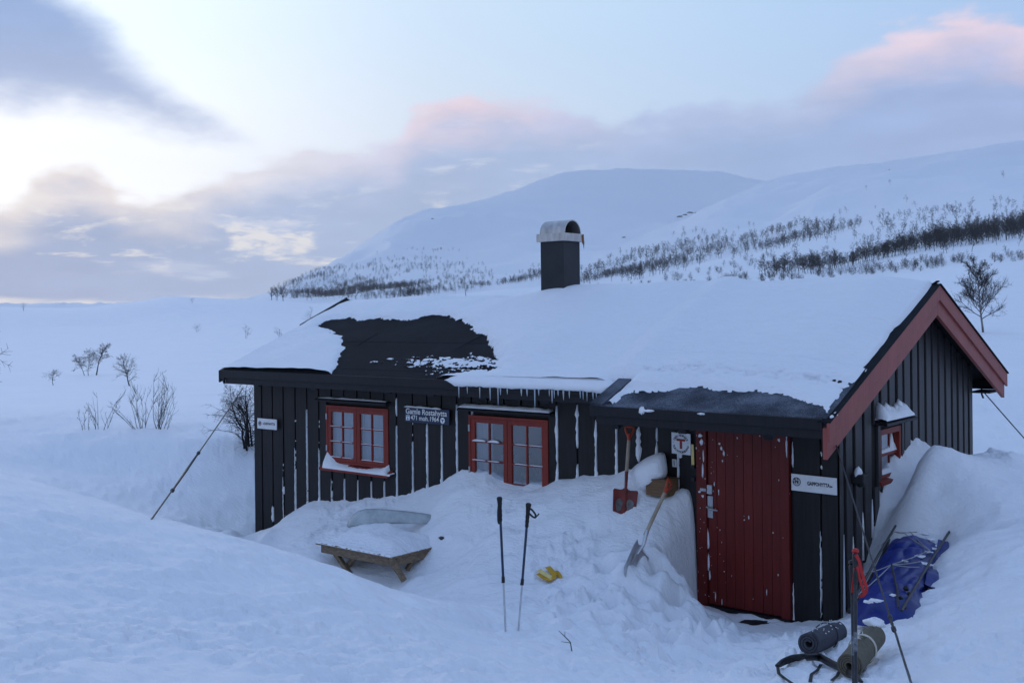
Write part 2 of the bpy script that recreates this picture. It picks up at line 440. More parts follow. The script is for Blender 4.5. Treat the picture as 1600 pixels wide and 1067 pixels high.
    def build(s, name, m, parent=None, smooth=False, bevel=0):
        o = from_arrays(name, np.concatenate(s.V), [np.array(f) for f in s.Fc.values()], m, parent, smooth)
        if bevel:
            b = o.modifiers.new('bevel', 'BEVEL'); b.width = bevel; b.segments = 2; b.limit_method = 'ANGLE'
        if smooth and m is not M['snow']:
            try: o.data.set_sharp_from_angle(angle=radians(50))
            except Exception: pass
        return o
# ------------------------------------------------------------------ the cabin's main dimensions (metres, x along the front wall, y into the hill)
WY, WB, XL, XR = 9.84, 14.05, -13.09, -4.06           # front wall, back wall, left end, right end
XB, XV = -3.79, -13.36                                 # right and left verges
YR, YE, YP, YBK = 11.94, 9.454, 8.978, 14.52           # ridge, main eave, porch eave, rear eave
SL, ZR = .417, .259+CZ                                 # roof slope, roof top at the ridge
XP = -6.33                                             # left end of the porch roof
def zroof(y): return ZR-SL*abs(y-YR)
E_Z = lambda z: z+CZ

# ------------------------------------------------------------------ terrain
NEAR = []
def gp(px, py, dep): NEAR.append(at(px, py, dep))
def gz(px, dep, z):                                    # height given, relative to the eye
    p = EYE+_F*dep+_R*((px-800)/F_PX*dep); p[2] = CZ+z; NEAR.append(p)
for a in [(0, 1067, 5.0), (400, 1067, 5.0), (800, 1067, 5.4), (1000, 1067, 5.9), (1200, 1067, 6.5), (1400, 1067, 6.2), (1600, 1067, 5.7),
          (0, 900, 7.3), (200, 915, 7.2), (400, 945, 7.1), (600, 975, 7.2), (750, 1010, 7.4), (-250, 900, 6.5), (-250, 720, 11.5),
          # crest of the drift in front
          (0, 757, 11.0), (100, 777, 10.7), (200, 808, 10.3), (300, 832, 9.9), (400, 853, 9.5), (500, 880, 9.2), (600, 915, 8.8), (700, 950, 8.5), (780, 986, 8.3), (870, 994, 8.0), (960, 1035, 7.2),
          # hollow at the left and the bank behind it
          (240, 812, 15.3), (350, 832, 15.4), (385, 848, 15.3), (100, 770, 16.0), (0, 745, 16.5),
          (100, 690, 20.), (200, 684, 20.), (300, 687, 19.7), (385, 690, 19.6), (0, 691, 20.5), (-150, 700, 21),
          (200, 742, 18.2), (300, 752, 17.8), (100, 730, 18.6), (375, 745, 18.2), (0, 715, 18.6),
          # yard
          (623, 895, 12.0), (540, 890, 12.4), (700, 880, 12.0), (640, 820, 13.3), (720, 825, 12.4), (560, 812, 13.8), (470, 842, 13.9), (430, 862, 14.2), (500, 872, 12.9), (700, 850, 12.3),
          (760, 905, 10.9), (860, 905, 10.7), (860, 965, 8.9), (800, 955, 9.3), (975, 805, 11.25), (930, 850, 11.1), (980, 905, 10.2), (1040, 850, 10.75), (1060, 905, 10.4), (1075, 940, 10.35),
          (930, 960, 9.5), (1010, 1005, 8.7), (1100, 1000, 9.3), (1150, 1035, 8.2), (1060, 1060, 7.2), (1190, 992, 10.1), (1260, 985, 9.9), (1312, 985, 9.6),
          # right side: mats, sled, drift by the gable
          (1230, 1025, 7.7), (1300, 1052, 7.0), (1385, 1042, 7.0), (1345, 990, 7.8), (1430, 965, 8.0), (1470, 850, 10.1), (1395, 850, 10.4), (1500, 945, 7.7), (1600, 950, 7.0), (1500, 850, 9.2), (1600, 855, 8.4),
          (1457, 696, 11.0), (1446, 706, 10.95), (1436, 718, 10.85), (1433, 735, 10.75), (1427, 758, 10.65), (1413, 786, 10.6), (1480, 704, 10.95), (1508, 716, 11.0), (1548, 703, 11.6), (1600, 757, 10.4), (1470, 765, 10.5), (1520, 780, 10.2), (1560, 740, 10.6), (1440, 812, 10.35), (1385, 820, 10.75), (1372, 838, 10.75),
          (1700, 800, 10), (1750, 950, 7)]: gp(*a)
for a in [(-200, 13.5, -2.35), (0, 13.2, -2.45), (200, 11.8, -2.85), (300, 11.3, -2.95), (100, 12.0, -2.6), (400, 10.9, -3.05), (550, 10.5, -3.0), (650, 10.0, -2.85), (300, 13.5, -2.95),
          (1440, 11.45, -1.72), (1424, 11.25, -1.86), (1409, 11.05, -1.98), (1396, 10.95, -2.05), (1500, 11.9, -1.95), (1535, 12.6, -2.0), (1540, 13.6, -2.15), (1500, 15.5, -2.1), (1600, 14, -2.2), (1700, 13, -2.2), (1550, 18, -2.1), (1750, 18, -2.3),
          (1300, 20, -2.0), (1000, 22, -2.0), (700, 24, -2.0), (1450, 17, -2.0)]: gz(*a)
for px, py in [(397, 838), (418, 842), (438, 842), (446, 828), (453, 802), (470, 790), (490, 784), (550, 785), (600, 779), (650, 767), (680, 756), (700, 748), (716, 738), (738, 738), (765, 748), (800, 757), (850, 759), (872, 748), (905, 747), (940, 746), (962, 740), (985, 731), (1015, 752), (1045, 772), (1072, 766), (1082, 765), (1100, 946), (1165, 962), (1236, 974), (1275, 972), (1311, 970)]:
    p = onY(px, py, WY); NEAR.append(p)
for px, py, o in [(1118, 950, .10), (1165, 960, .10), (1215, 970, .10), (1150, 975, .4), (1205, 985, .4), (1275, 978, .15)]: NEAR.append(onY(px, py, WY-o))
for px, py in [(1318, 968), (1335, 940), (1352, 885), (1362, 850), (1372, 800), (1382, 748), (1400, 722), (1416, 705), (1425, 696), (1432, 691), (1442, 697), (1475, 708), (1500, 712), (1519, 717)]:
    NEAR.append(onX(px, py, XR))
for x, y, z in [(0, 0, -1.6), (2, 0, -1.6), (-2, 0, -1.6), (0, -3, -1.6), (0, 2.5, -1.62), (-2.5, 2, -1.62), (2.5, 2, -1.6), (6, 4, -1.7), (-8, 2, -1.6), (8, 12, -2.2), (-13.6, 12, -2.8), (-13.6, 14, -2.6), (-8, 11.5, -2.4), (-8, 15, -2.0), (-5, 15.5, -1.9), (-11, 15.5, -2.2), (-6, 12, -2.5)]:
    NEAR.append(np.array([x, y, CZ+z]))
NEAR = np.array(NEAR)
JAMB = float(onY(1078, 764, WY)[2])
def rbf_fit(P, lam=.008):
    n = len(P); d = np.linalg.norm(P[:, None, :2]-P[None, :, :2], axis=2)
    K = -d**1.35; K[np.diag_indices(n)] += lam
    Q = np.concatenate([np.ones((n, 1)), P[:, :2]], 1)
    A = np.zeros((n+3, n+3)); A[:n, :n] = K; A[:n, n:] = Q; A[n:, :n] = Q.T
    return np.linalg.solve(A, np.concatenate([P[:, 2], np.zeros(3)]))
_W = rbf_fit(NEAR)
def znear(x, y):
    out = np.empty(x.size); xf, yf = x.ravel(), y.ravel(); n = len(NEAR)
    for i in range(0, x.size, 20000):
        dx = xf[i:i+20000, None]-NEAR[None, :, 0]; dy = yf[i:i+20000, None]-NEAR[None, :, 1]
        out[i:i+20000] = -((dx*dx+dy*dy)**.675)@_W[:n]+_W[n]+_W[n+1]*xf[i:i+20000]+_W[n+2]*yf[i:i+20000]
    return out.reshape(x.shape)

DEPS = np.array([20, 60, 120, 200, 300, 400, 520, 650, 850, 1150, 1500, 2000.])
COLS = {
 -400: [660, 612, 575, 545, 515, 490, 492, 491, 490, 489, 488, 488],
 0:    [660, 612, 575, 545, 512, 480, 488, 486, 485, 484, 483, 484],
 120:  [655, 612, 575, 545, 511, 481, 487, 485, 484, 483, 482, 484],
 200:  [655, 612, 574, 543, 508, 474, 486, 485, 484, 483, 483, 484],
 270:  [655, 611, 573, 541, 504, 463.5, 478, 482, 483, 484, 484, 485],
 350:  [655, 610, 572, 540, 502, 466, 477, 480, 482, 483, 484, 485],
 415:  [655, 606, 570, 537, 500, 468, 476, 473, 470, 468, 470, 474],
 500:  [650, 600, 566, 533, 500, 474, 479, 474, 456, 424, 428, 434],
 590:  [645, 595, 560, 530, 495, 470, 474, 469, 444, 405, 369, 376],
 625:  [642, 590, 555, 525, 490, 468, 472, 467, 440, 397, 348, 355],
 710:  [638, 580, 545, 510, 477, 460, 465, 461, 436, 396, 322.5, 328],
 760:  [635, 570, 535, 500, 470, 455, 461, 458, 432, 392, 324, 311],
 800:  [632, 565, 530, 490, 464, 452, 458, 455, 428, 388, 330, 297],
 880:  [628, 555, 515, 474, 455, 446, 453, 449, 420, 396, 340, 272],
 970:  [624, 540, 495, 462, 449, 438, 447, 438, 408, 390, 350, 265],
 1060: [622, 530, 482, 455, 441, 421, 431, 420, 385, 355, 352, 265.5],
 1130: [620, 525, 475, 450, 431, 403, 412, 402, 360, 322, 330, 271],
 1200: [620, 520, 470, 446, 422, 393, 399, 386, 340, 304, 287, 284.5],
 1300: [620, 515, 466, 440, 408, 371, 375, 355, 310, 281, 267, 270],
 1400: [620, 512, 460, 428, 386, 356, 345, 326, 290, 268, 255.5, 260],
 1500: [622, 520, 452, 413, 368, 340, 325, 308, 278, 252, 241, 245],
 1600: [628, 524, 446, 402, 358, 330, 312, 298, 264, 236, 225.5, 230],
 1800: [635, 525, 440, 395, 348, 318, 300, 282, 246, 215, 205, 208],
 2200: [640, 530, 440, 395, 348, 318, 300, 282, 246, 215, 205, 208]}
_cx = np.array(sorted(COLS)); _cy = np.array([COLS[c] for c in sorted(COLS)], float)
_cy = _cy + (np.sin(ROLL)*-1)*(_cx[:, None]-800)-YH                     # unrolled rows below the horizon
_ld = np.log(DEPS)
def _pchip(x, X, Y):
    """monotone cubic; Y: (..., n) evaluated at x -> (..., len(x))"""
    h = np.diff(X); d = np.diff(Y, axis=-1)/h
    m = np.zeros_like(Y)
    w1 = 2*h[1:]+h[:-1]; w2 = h[1:]+2*h[:-1]
    with np.errstate(divide='ignore', invalid='ignore'):
        mm = (w1+w2)/(w1/d[..., :-1]+w2/d[..., 1:])
    m[..., 1:-1] = np.where(d[..., :-1]*d[..., 1:] > 0, mm, 0)
    m[..., 0] = d[..., 0]; m[..., -1] = d[..., -1]
    i = np.clip(np.searchsorted(X, x)-1, 0, len(X)-2); t = (x-X[i])/h[i]; t = np.clip(t, 0, 1)
    y0, y1 = Y[..., i], Y[..., i+1]; m0, m1 = m[..., i]*h[i], m[..., i+1]*h[i]
    return y0*(1+2*t)*(1-t)**2+m0*t*(1-t)**2+y1*t*t*(3-2*t)+m1*t*t*(t-1)
_gc = np.linspace(-400, 2200, 521); _gl = np.linspace(_ld[0], _ld[-1], 400)
_T1 = _pchip(_gl, _ld, _cy)                                            # (cols, 400)
_T2 = _pchip(_gc, _cx, _T1.T.copy()).T                                  # (521, 400)
def zfar(px, dep):
    u = np.clip((px+400)/5.0, 0, 519.999); v = np.clip((np.log(np.maximum(dep, 1))-_gl[0])/(_gl[1]-_gl[0]), 0, 398.999)
    i = u.astype(int); j = v.astype(int); a = u-i; b = v-j
    row = _T2[i, j]*(1-a)*(1-b)+_T2[i+1, j]*a*(1-b)+_T2[i, j+1]*(1-a)*b+_T2[i+1, j+1]*a*b
    d = np.minimum(dep, 2000.)
    return CZ-row*d/F_PX
def ground(x, y, detail=True):
    x = np.asarray(x, float); y = np.asarray(y, float); shp = x.shape; x = x.ravel(); y = y.ravel()
    f = x*_F[0]+y*_F[1]; r = x*_R[0]+y*_R[1]; R = np.hypot(x, y)
    az = np.arctan2(r, f); azc = np.clip(az, -radians(45), radians(45))
    px = 800+F_PX*np.tan(azc); dep = R*np.cos(azc)
    z = zfar(px, dep)
    behind = sstep(np.abs(az), radians(50), radians(110))
    z = z*(1-behind)+(CZ-1.65-.004*np.minimum(R, 1500))*behind
    k = 1-sstep(dep, 17.5, 27)
    s = k > 0
    if s.any():
        zn = np.zeros(s.sum()); zn[:] = znear(x[s], y[s]); z[s] = z[s]*(1-k[s])+zn*k[s]
    if detail:
        amp = np.interp(dep, [0, 20, 60, 200, 500, 1200, 2500], [0, .05, .28, .95, 1.9, 3.2, 4.0])
        wl = np.interp(dep, [0, 20, 60, 200, 500, 1200, 2500], [4, 5, 9, 26, 60, 110, 170])
        z += amp*.5*fbm(x/60.+3, y/60., 5)*np.clip(dep/60, 0, 1)+.45*amp*fbm(x/13., y/13., 3)*sstep(dep, 8, 30)*np.clip(120/np.maximum(dep, 1), 0, 1)
        rg = (1-np.abs(fbm(x/190.+1.7, y/190.+.4, 4)))
        z += 26.0*(rg-.75)*sstep(dep, 500, 900)*(1-sstep(dep, 1300, 1600)*.5)
        s = R < 40
        if s.any():
            xs, ys, Rs = x[s], y[s], R[s]; fd = 1-sstep(Rs, 24, 40)
            # wind ripples running from the left, harder on the banks
            a = radians(28); xr = xs*cos(a)+ys*sin(a); yr = -xs*sin(a)+ys*cos(a)
            wx, wy = .35*fbm(xs/1.3, ys/1.3, 2), .35*fbm(xs/1.3+9, ys/1.3+4, 2)
            sas = fbm(xr/1.5+wx, yr/.42+wy, 4, .55)
            zz = .036*fbm(xs/1.1, ys/1.1, 5, .55)+.028*sas
            rid = 1-np.abs(fbm(xr/1.1+wx, yr/.5+wy+7, 3)); zz += .042*np.clip(rid-.72, 0, 1)/.28*(.4+.6*sstep(perlin(xs/2.5, ys/2.5), -.2, .4))
            # trodden snow of the yard and of the crest by the poles
            pf, pr = xs*_F[0]+ys*_F[1], xs*_R[0]+ys*_R[1]
            pxs = 800+F_PX*pr/np.maximum(pf, .5)
            yard = sstep(pxs, 760, 900)*(1-sstep(pxs, 1330, 1420))*sstep(pf, 5.5, 7.2)*(1-sstep(ys, 8.9, 9.6))
            lump = np.maximum(fbm(xs/.27, ys/.27, 3), -.15)
            cl = np.clip(fbm(xs/.13+5, ys/.13, 3)-.12, 0, 1)
            zz += yard*(.066*lump+.065*fbm(xs/.10, ys/.10, 3)*sstep(perlin(xs/.7+3, ys/.7), -.15, .3)+.15*cl*sstep(perlin(xs/.9+8, ys/.9+2), -.05, .3))
            fg = (1-sstep(pf, 7.5, 10))*(1-yard)
            zz += fg*(.050*fbm(xs/.36, ys/.36, 4, .6)*sstep(perlin(xs/1.6, ys/1.6+5), -.3, .25)+.016*fbm(xs/.09, ys/.09, 3)*sstep(perlin(xs/1.1+4, ys/1.1), -.2, .3))
            zz *= 1-.55*np.exp(-((pf-9.6)/1.0)**2)*(1-sstep(pxs, 650, 800))
            for ex, ey, er, ed in HOLES:
                q = ((xs-ex)**2+(ys-ey)**2)/er**2
                zz += ed*(np.exp(-q*1.6)-.45*np.exp(-(np.sqrt(q)-1.35)**2*4))*np.where(ed < 0, 1, 1)
            # broken wind crust: small terraces with crisp edges
            tn = fbm(xr/.75+wx*1.5, yr/.5+wy*1.5+3, 4, .6)
            mk = sstep(perlin(xs/1.9+6, ys/1.9), -.25, .15)
            cr = np.exp(-((pf-9.3)/1.1)**2)*(1-yard)
            zz += (1-yard*.6)*(1-.75*cr)*mk*(.017*sstep(tn, .10, .16)+.013*sstep(tn, -.20, -.15)+.010*sstep(tn, .32, .36))
            for ex, ey, er, ed in DIPS: zz += ed*np.exp(-((xs-ex)**2+(ys-ey)**2)/er**2)
            z[s] += zz*fd
    # the doorway is dug free: the snow stands as a cut face beside the jamb
    d_ = x-(-5.593-.07)+.03*perlin(z*6+2, z*3); o_ = 9.84-y
    w_ = sstep(d_, 0, .09)*(1-sstep(o_, .25, .85))*(x < -4.5)*(o_ > -.3)
    z = z*(1-w_)+np.minimum(z, .005+.16*np.maximum(o_, 0)+.02*perlin(x*4, y*4))*w_
    jm = (np.abs(x+5.9) < .36) & (o_ > -.35) & (o_ < .8)
    z = np.where(jm, np.minimum(z, JAMB+.03+.02*perlin(x*5, y*5)), z)
    # nothing but bare floor under the roof
    ins = sstep(np.minimum(np.minimum(x-XL, XR-x), np.minimum(y-WY, WB-y)), .10, .22)
    z = np.where(ins > 0, np.minimum(z, z*(1-ins)-.9*ins), z)
    return z.reshape(shp)
HOLES = []
_t = EYE+ray(570, 880)*12.15
DIPS = [(_t[0], _t[1]+.15, .62, -.17), (_t[0]+.45, _t[1]-.05, .5, -.10)]
_r = random.Random(5)
for k in range(64):                                                   # boot prints between the crest, the door and the shovels
    t = _r.random(); px = 880+t*260+_r.uniform(-40, 40); dep = 8.3+_r.random()*2.2
    p = EYE+_F*dep+_R*((px-800)/F_PX*dep); HOLES.append((p[0], p[1], _r.uniform(.09, .15), -_r.uniform(.05, .11)))
for k in range(16):
    px = _r.uniform(330, 395); dep = _r.uniform(14.4, 15.8)
    p = EYE+_F*dep+_R*((px-800)/F_PX*dep); HOLES.append((p[0], p[1], _r.uniform(.14, .24), -_r.uniform(.02, .05)))
for k in range(14):
    px = _r.uniform(780, 900); dep = _r.uniform(8.0, 8.5)
    p = EYE+_F*dep+_R*((px-800)/F_PX*dep); HOLES.append((p[0], p[1], _r.uniform(.07, .13), _r.uniform(.02, .05)))
for _px, _d in ((790, 8.33), (810, 8.35)):
    _p = EYE+_F*_d+_R*((_px-800)/F_PX*_d); HOLES.append((_p[0], _p[1], .06, -.035))
def zg(x, y): return float(ground(np.array([x]), np.array([y]))[0])

def build_ground():
    fine = np.radians(np.arange(-35, 35.01, .075)); rest = np.radians(np.concatenate([np.arange(-180, -35, 2.5), np.arange(37.5, 180, 2.5)]))
    az = np.sort(np.concatenate([fine, rest])); na = len(az)
    rr = [.4]
    while rr[-1] < 2350:
        r = rr[-1]
        rr.append(r*(1.12 if r < 3.5 else 1.0042 if r < 16.5 else 1.011 if r < 60 else 1.016 if r < 2400 else 1.25))
    rr = np.array(rr); nr = len(rr)
    A, Rr = np.meshgrid(az, rr)                                       # az counted to the right
    x = Rr*(_F[0]*np.cos(A)+_R[0]*np.sin(A)); y = Rr*(_F[1]*np.cos(A)+_R[1]*np.sin(A))
    z = ground(x, y)
    V = np.stack([x, y, z], -1).reshape(-1, 3)
    V = np.concatenate([V, [[0, 0, CZ-1.6]]])
    i, j = np.meshgrid(np.arange(nr-1), np.arange(na), indexing='ij'); jn = (j+1) % na
    Q = np.stack([i*na+j, i*na+jn, (i+1)*na+jn, (i+1)*na+j], -1).reshape(-1, 4)[:, ::-1]
    j = np.arange(na); T = np.stack([np.full(na, nr*na), (j+1) % na, j], -1)[:, ::-1]
    o = from_arrays('snow_ground', V, [Q, T], M['snow'], None, True)
    tag(o, kind='structure')
build_ground()
# ------------------------------------------------------------------ the cabin
cabin = empty('cabin', (XL, WY, 0), 'dark timber cabin with red windows and door, half buried in snow', 'cabin')
GAPS = [409.5, 426, 443, 461.5, 480, 498.7, 518.3, 537.8, 558.3, 579.2, 600.3, 619.6, 644.8, 667.6, 690.4, 714, 737, 762.6, 788, 814.8, 842.5, 870.3, 902, 931, 963.4, 998, 1026, 1059.5]
GX = [float(onY(p, 690, WY)[0]) for p in GAPS]
W1, W2, WW, WT, WBt = -11.468, -8.803, 1.239, 1.814, 1.037
DL, DR, DT = -5.593, -4.562, 1.84
def zsoff(y): return zroof(y)-.12
wallm = MB(); backm = MB()
def board(mb, x0, x1, z0, z1, y=WY, th=.026):
    mb.box((x0, y, z0), (x1, y+th, z1))
zt = zsoff(WY)-.0
edges = [XL]+GX+[DL-.01]
rs = random.Random(3)
for a, b in zip(edges[:-1], edges[1:]):
    g = .013; x0, x1 = a+(g if a > XL else 0), b-(g if b < DL-.02 else 0)
    yj = WY+rs.uniform(-.003, .003)
    segs = [(-1.0, zt)]
    for w in (W1, W2):
        if x1 > w and x0 < w+WW:
            if x0 < w and w-x0 > .03: board(wallm, x0, w-.003, WBt-.12, WT+.06, yj)
            if x1 > w+WW and x1-w-WW > .03: board(wallm, w+WW+.003, x1, WBt-.12, WT+.06, yj)
            segs = [(-1.0, WBt-.12), (WT+.06, zt)]
    for z0, z1 in segs: board(wallm, x0, x1, z0, z1, yj)
for a, b in ((DR+.012, onY(1283, 800, WY)[0]-.008), (onY(1283, 800, WY)[0]+.008, XR)): board(wallm, a, b, -1, zt)
# wall behind the boards, with real openings
Yb = WY+.026
def backrect(x0, x1, z0, z1): backm.box((x0, Yb, z0), (x1, Yb+.08, z1))
backrect(XL+.002, W1, -1, zt); backrect(W1+WW, W2, -1, zt); backrect(W2+WW, DL, -1, zt); backrect(DR, XR-.05, -1, zt)
for w in (W1, W2): backrect(w, w+WW, -1, WBt-.02); backrect(w, w+WW, WT+.01, zt)
backrect(DL, DR, DT+.02, zt)
backm.box((XL+.002, WB-.08, -1), (XR-.05, WB-.002, zsoff(WB)-.01))           # rear wall
backm.box((XL+.1, WY+.12, -.9), (XR-.1, WB-.1, -.02))                        # floor
# gable ends
def gable_poly(x, d, inset=0):
    pts = [(x, WY+inset, -1), (x, WB-inset, -1), (x, WB-inset, zsoff(WB-inset)), (x, YR, zsoff(YR)), (x, WY+inset, zsoff(WY+inset))]
    return pts, (d, 0, 0)
backm.poly(*gable_poly(XL+.002, .08, .11)); 
GW0, GW1, GWT, GWB = float(onX(1376, 700, XR)[1]), float(onX(1409, 700, XR)[1]), float(onX(1392, 668, XR)[2]), float(onX(1392, 744, XR)[2])
xg = XR-.03
def grect(y0, y1, f0, f1):
    a = [(xg, y0, f0(y0)), (xg, y1, f0(y1)), (xg, y1, f1(y1)), (xg, y0, f1(y0))]
    backm.poly(a, (-.08, 0, 0))
c0 = lambda z: (lambda y: z)
grect(WY+.03, GW0, c0(-1), zsoff); grect(GW1, YR, c0(-1), zsoff); grect(YR, WB-.002, c0(-1), zsoff)
grect(GW0, GW1, c0(-1), c0(GWB)); grect(GW0, GW1, c0(GWT), zsoff)
sidem = MB()
GG = [1318.5, 1333, 1348, 1363, 1374.5, 1388, 1400.5, 1411.5, 1424, 1435, 1446, 1456.5, 1467, 1477, 1487, 1496, 1505, 1513]
GY = [float(onX(p, 640, XR)[1]) for p in GG]
ed = [WY-.0]+GY+[WB]
for a, b in zip(ed[:-1], ed[1:]):
    w = .046; y0, y1 = (a+w if a > WY+.01 else a), (b-w*.6 if b < WB-.01 else b)
    if y1-y0 < .03: continue
    segs = [(c0(-1), zsoff)]
    ym = (y0+y1)/2
    if y1 > GW0-.05 and y0 < GW1+.05:
        parts = []
        if y0 < GW0-.05: parts.append((y0, GW0-.06, None))
        segs = [(c0(-1), c0(GWB-.06)), (c0(GWT+.08), zsoff)]
    for lo, hi in segs:
        dx = rs.uniform(-.003, .003)
        sidem.poly([(XR+dx, y0, lo(y0)), (XR+dx, y1, lo(y1)), (XR+dx, y1, hi(y1)-.002), (XR+dx, y0, hi(y0)-.002)], (-.028, 0, 0))
for yy0, yy1 in ((GW0-.075, GW0-.004), (GW1+.004, GW1+.075)):
    sidem.box((XR+.004, yy0, GWB-.1), (XR-.028, yy1, GWT+.05))
# left end boards (seen only from the side)
y = WY+.01
leftm = MB()
while y < WB-.1:
    leftm.poly([(XL-.001, y, -1), (XL-.001, y+.19, -1), (XL-.001, y+.19, zsoff(y+.19)-.002), (XL-.001, y, zsoff(y)-.002)], (-.026, 0, 0)); y += .215
backm.build('wall_lining', M['gap'], cabin)
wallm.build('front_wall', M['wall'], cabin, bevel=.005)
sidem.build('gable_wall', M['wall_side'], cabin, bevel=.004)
leftm.build('end_wall', M['wall'], cabin)

# --- roof
roof = MB()
def slope_slab(mb, x0, x1, y0, y1, t=.10, lift=0.):
    mb.hexa([(x0, y0, zroof(y0)-t+lift), (x1, y0, zroof(y0)-t+lift), (x1, y1, zroof(y1)-t+lift), (x0, y1, zroof(y1)-t+lift)],
            [(x0, y0, zroof(y0)+lift), (x1, y0, zroof(y0)+lift), (x1, y1, zroof(y1)+lift), (x0, y1, zroof(y1)+lift)])
slope_slab(roof, XV, XB-.03, YE, YR); slope_slab(roof, XV, XB-.03, YR, YBK)
# laps of the felt: thin raised bands along the roof
for yl in (9.62, 10.42, 11.22):
    slope_slab(roof, XV+.01, XB-.04, yl, yl+.86 if yl < 11 else YR-.02, .004, .002+.003*(yl > 9.7)+.002*(yl > 11))
rf = roof.build('roof', M['felt'], cabin)
for px0, py0, px1, py1 in ((712, 546, 756, 524), (560, 540, 590, 521)):
    p, q = (onplane(a, b, (0, YR, ZR), (0, -SL, 1)) for a, b in ((px0, py0), (px1, py1)))
    lap = MB(); lap.bar(p+(0, 0, .010), q+(0, 0, .010), .010, .003); lap.build('felt_seam', M['felt'], rf)
porch = MB()
slope_slab(porch, XP, XB-.03, YP, 9.93, .07, .034)
pr = porch.build('porch_roof', M['felt_frost'], cabin)
pv = MB(); slope_slab(pv, XP-.02, XP+.14, YP-.01, 9.50, .03, .065); pv.build('verge_strip', M['felt_frost'], pr)
# fascias and soffits
zf = zroof(YE)
fa = MB(); fa.box((XV-.01, YE-.03, zf-.115), (XP+.02, YE-.003, zf-.004)); fa.build('fascia', M['trim'], cabin, bevel=.004)
fa = MB(); fa.box((XV+.10, YE-.004, zf-.20), (XP+.02, YE+.025, zf-.10)); fa.build('fascia', M['trim'], cabin, bevel=.004)
fa = MB(); fa.poly([(XV-.004, YE-.031, zf-.114), (XV+.10, YE-.031, zf-.114), (XV+.10, YE-.031, zf-.20), (XV+.085, YE-.031, zf-.20), (XV+.05, YE-.031, zf-.15)], (0, .03, 0)); fa.build('fascia', M['trim'], cabin, bevel=.004)
zp = zroof(YP)+.034
fa = MB(); fa.box((XP-.01, YP-.03, zp-.105), (XB-.06, YP-.003, zp-.004)); fa.build('fascia', M['trim'], cabin, bevel=.004)
fa = MB(); fa.box((XP+.06, YP-.004, zp-.185), (XB-.06, YP+.022, zp-.095)); fa.build('fascia', M['trim'], cabin, bevel=.004)
zb = zroof(YBK)
fa = MB(); fa.box((XV, YBK+.003, zb-.12), (XB-.05, YBK+.03, zb-.004)); fa.build('fascia', M['trim'], cabin, bevel=.004)
fa = MB(); fa.box((XV+.05, YBK-.03, zb-.21), (XB-.05, YBK+.002, zb-.10)); fa.build('fascia', M['trim'], cabin, bevel=.004)
fa = MB(); fa.box((XR-.02, WB+.01, zb-.235), (XB-.06, YBK-.03, zb-.212)); fa.build('soffit', M['trim'], cabin, bevel=.004)
fa = MB(); fa.bar((XP+.03, YP+.02, zp-.10), (XP+.03, WY-.01, zroof(WY)-.14), .03, .17); fa.build('fascia', M['trim'], cabin, bevel=.004)
fa = MB(); fa.box((XL, WY-.022, zsoff(WY)-.075), (XP, WY-.003, zsoff(WY)-.002)); fa.build('frieze', M['trim'], cabin, bevel=.004)
for px in (634, 702, 880, 430, 520, 782):
    X = float(onY(px, 620, WY)[0])
    rt = MB(); rt.bar((X, WY-.01, zsoff(WY)-.06), (X, YE+.03, zsoff(YE)-.06), .12, .11); rt.build('rafter', M['trim'], cabin, bevel=.004)
for X in (XP+.25, -5.3, -4.4):
    rt = MB(); rt.bar((X, WY-.01, zsoff(WY)-.05), (X, YP+.03, zsoff(YP)-.04), .09, .09); rt.build('rafter', M['trim'], cabin, bevel=.004)
# verge boards of the gable: a deep one and a narrow one on top
def verge(name, x0, x1, top, bot, yf, yb, m):
    mb = MB(); L = [(yf, top, bot), (YR, top, bot)]
    for ya, yc in ((yf, YR), (YR, yb)):
        P = [(x0, ya, zroof(ya)-top), (x0, yc, zroof(yc)-top), (x0, yc, zroof(yc)-bot), (x0, ya, zroof(ya)-bot)]
        mb.poly(P, (x1-x0, 0, 0))
    return mb.build(name, m, cabin, bevel=.004)
verge('bargeboard', XB-.055, XB-.012, .04, .315, YP-.03, YBK-.0, M['red_board'])
verge('verge_board', XB-.012, XB+.014, -.012, .150, YP-.045, YBK+.05, M['red_board'])
cap = MB()
slope_slab(cap, XB-.10, XB+.03, YR, YBK+.06, .012, .028); slope_slab(cap, XB-.10, XB+.022, YP-.04, YR, .012, .026)
cap.bar((XB-.06, YR, ZR+.02), (XB+.0, YR-.01, ZR+.055), .06, .012)
cap.build('verge_capping', M['felt'], cabin)
vl = MB()
for ya, yc, h_ in ((YE-.03, 10.95, .004), (10.951, YR, .05), (YR, YBK, .05)):
    vl.poly([(XV-.03, ya, zroof(ya)+h_*.5), (XV-.03, yc, zroof(yc)+h_), (XV-.03, yc, zroof(yc)-.19), (XV-.03, ya, zroof(ya)-.17)], (.035, 0, 0))
vl.build('verge_board', M['trim'], cabin)

# --- chimney
CX0, CX1, CY0, CY1 = -9.10, -8.70, 11.70, 12.08
CT = 1.0+CZ
ch = MB(); ch.box((CX0, CY0, ZR-.25), (CX1, CY1, CT))
cho = ch.build('chimney', M['chimney'], cabin, bevel=.006)
cb = MB(); cb.box((CX0-.04, CY0-.04, CT-.005), (CX1+.045, CY1+.04, CT+.105)); cb.build('chimney_collar', M['zinc'], cho, bevel=.004)
hd = MB(); n = 20; rad = (CY1-CY0)/2+.0; yc = (CY0+CY1)/2; zc0 = CT+.105
def arch(r, x, hh=1.0): return [(x, yc-r*cos(pi*i/n), zc0+r*hh*sin(pi*i/n)) for i in range(n+1)]
o0, o1, i0, i1 = arch(rad, CX0-.01), arch(rad, CX1+.02), arch(rad-.012, CX0-.01, .98), arch(rad-.012, CX1+.02, .98)
V = o0+o1+i0+i1; k = n+1
Fq = []
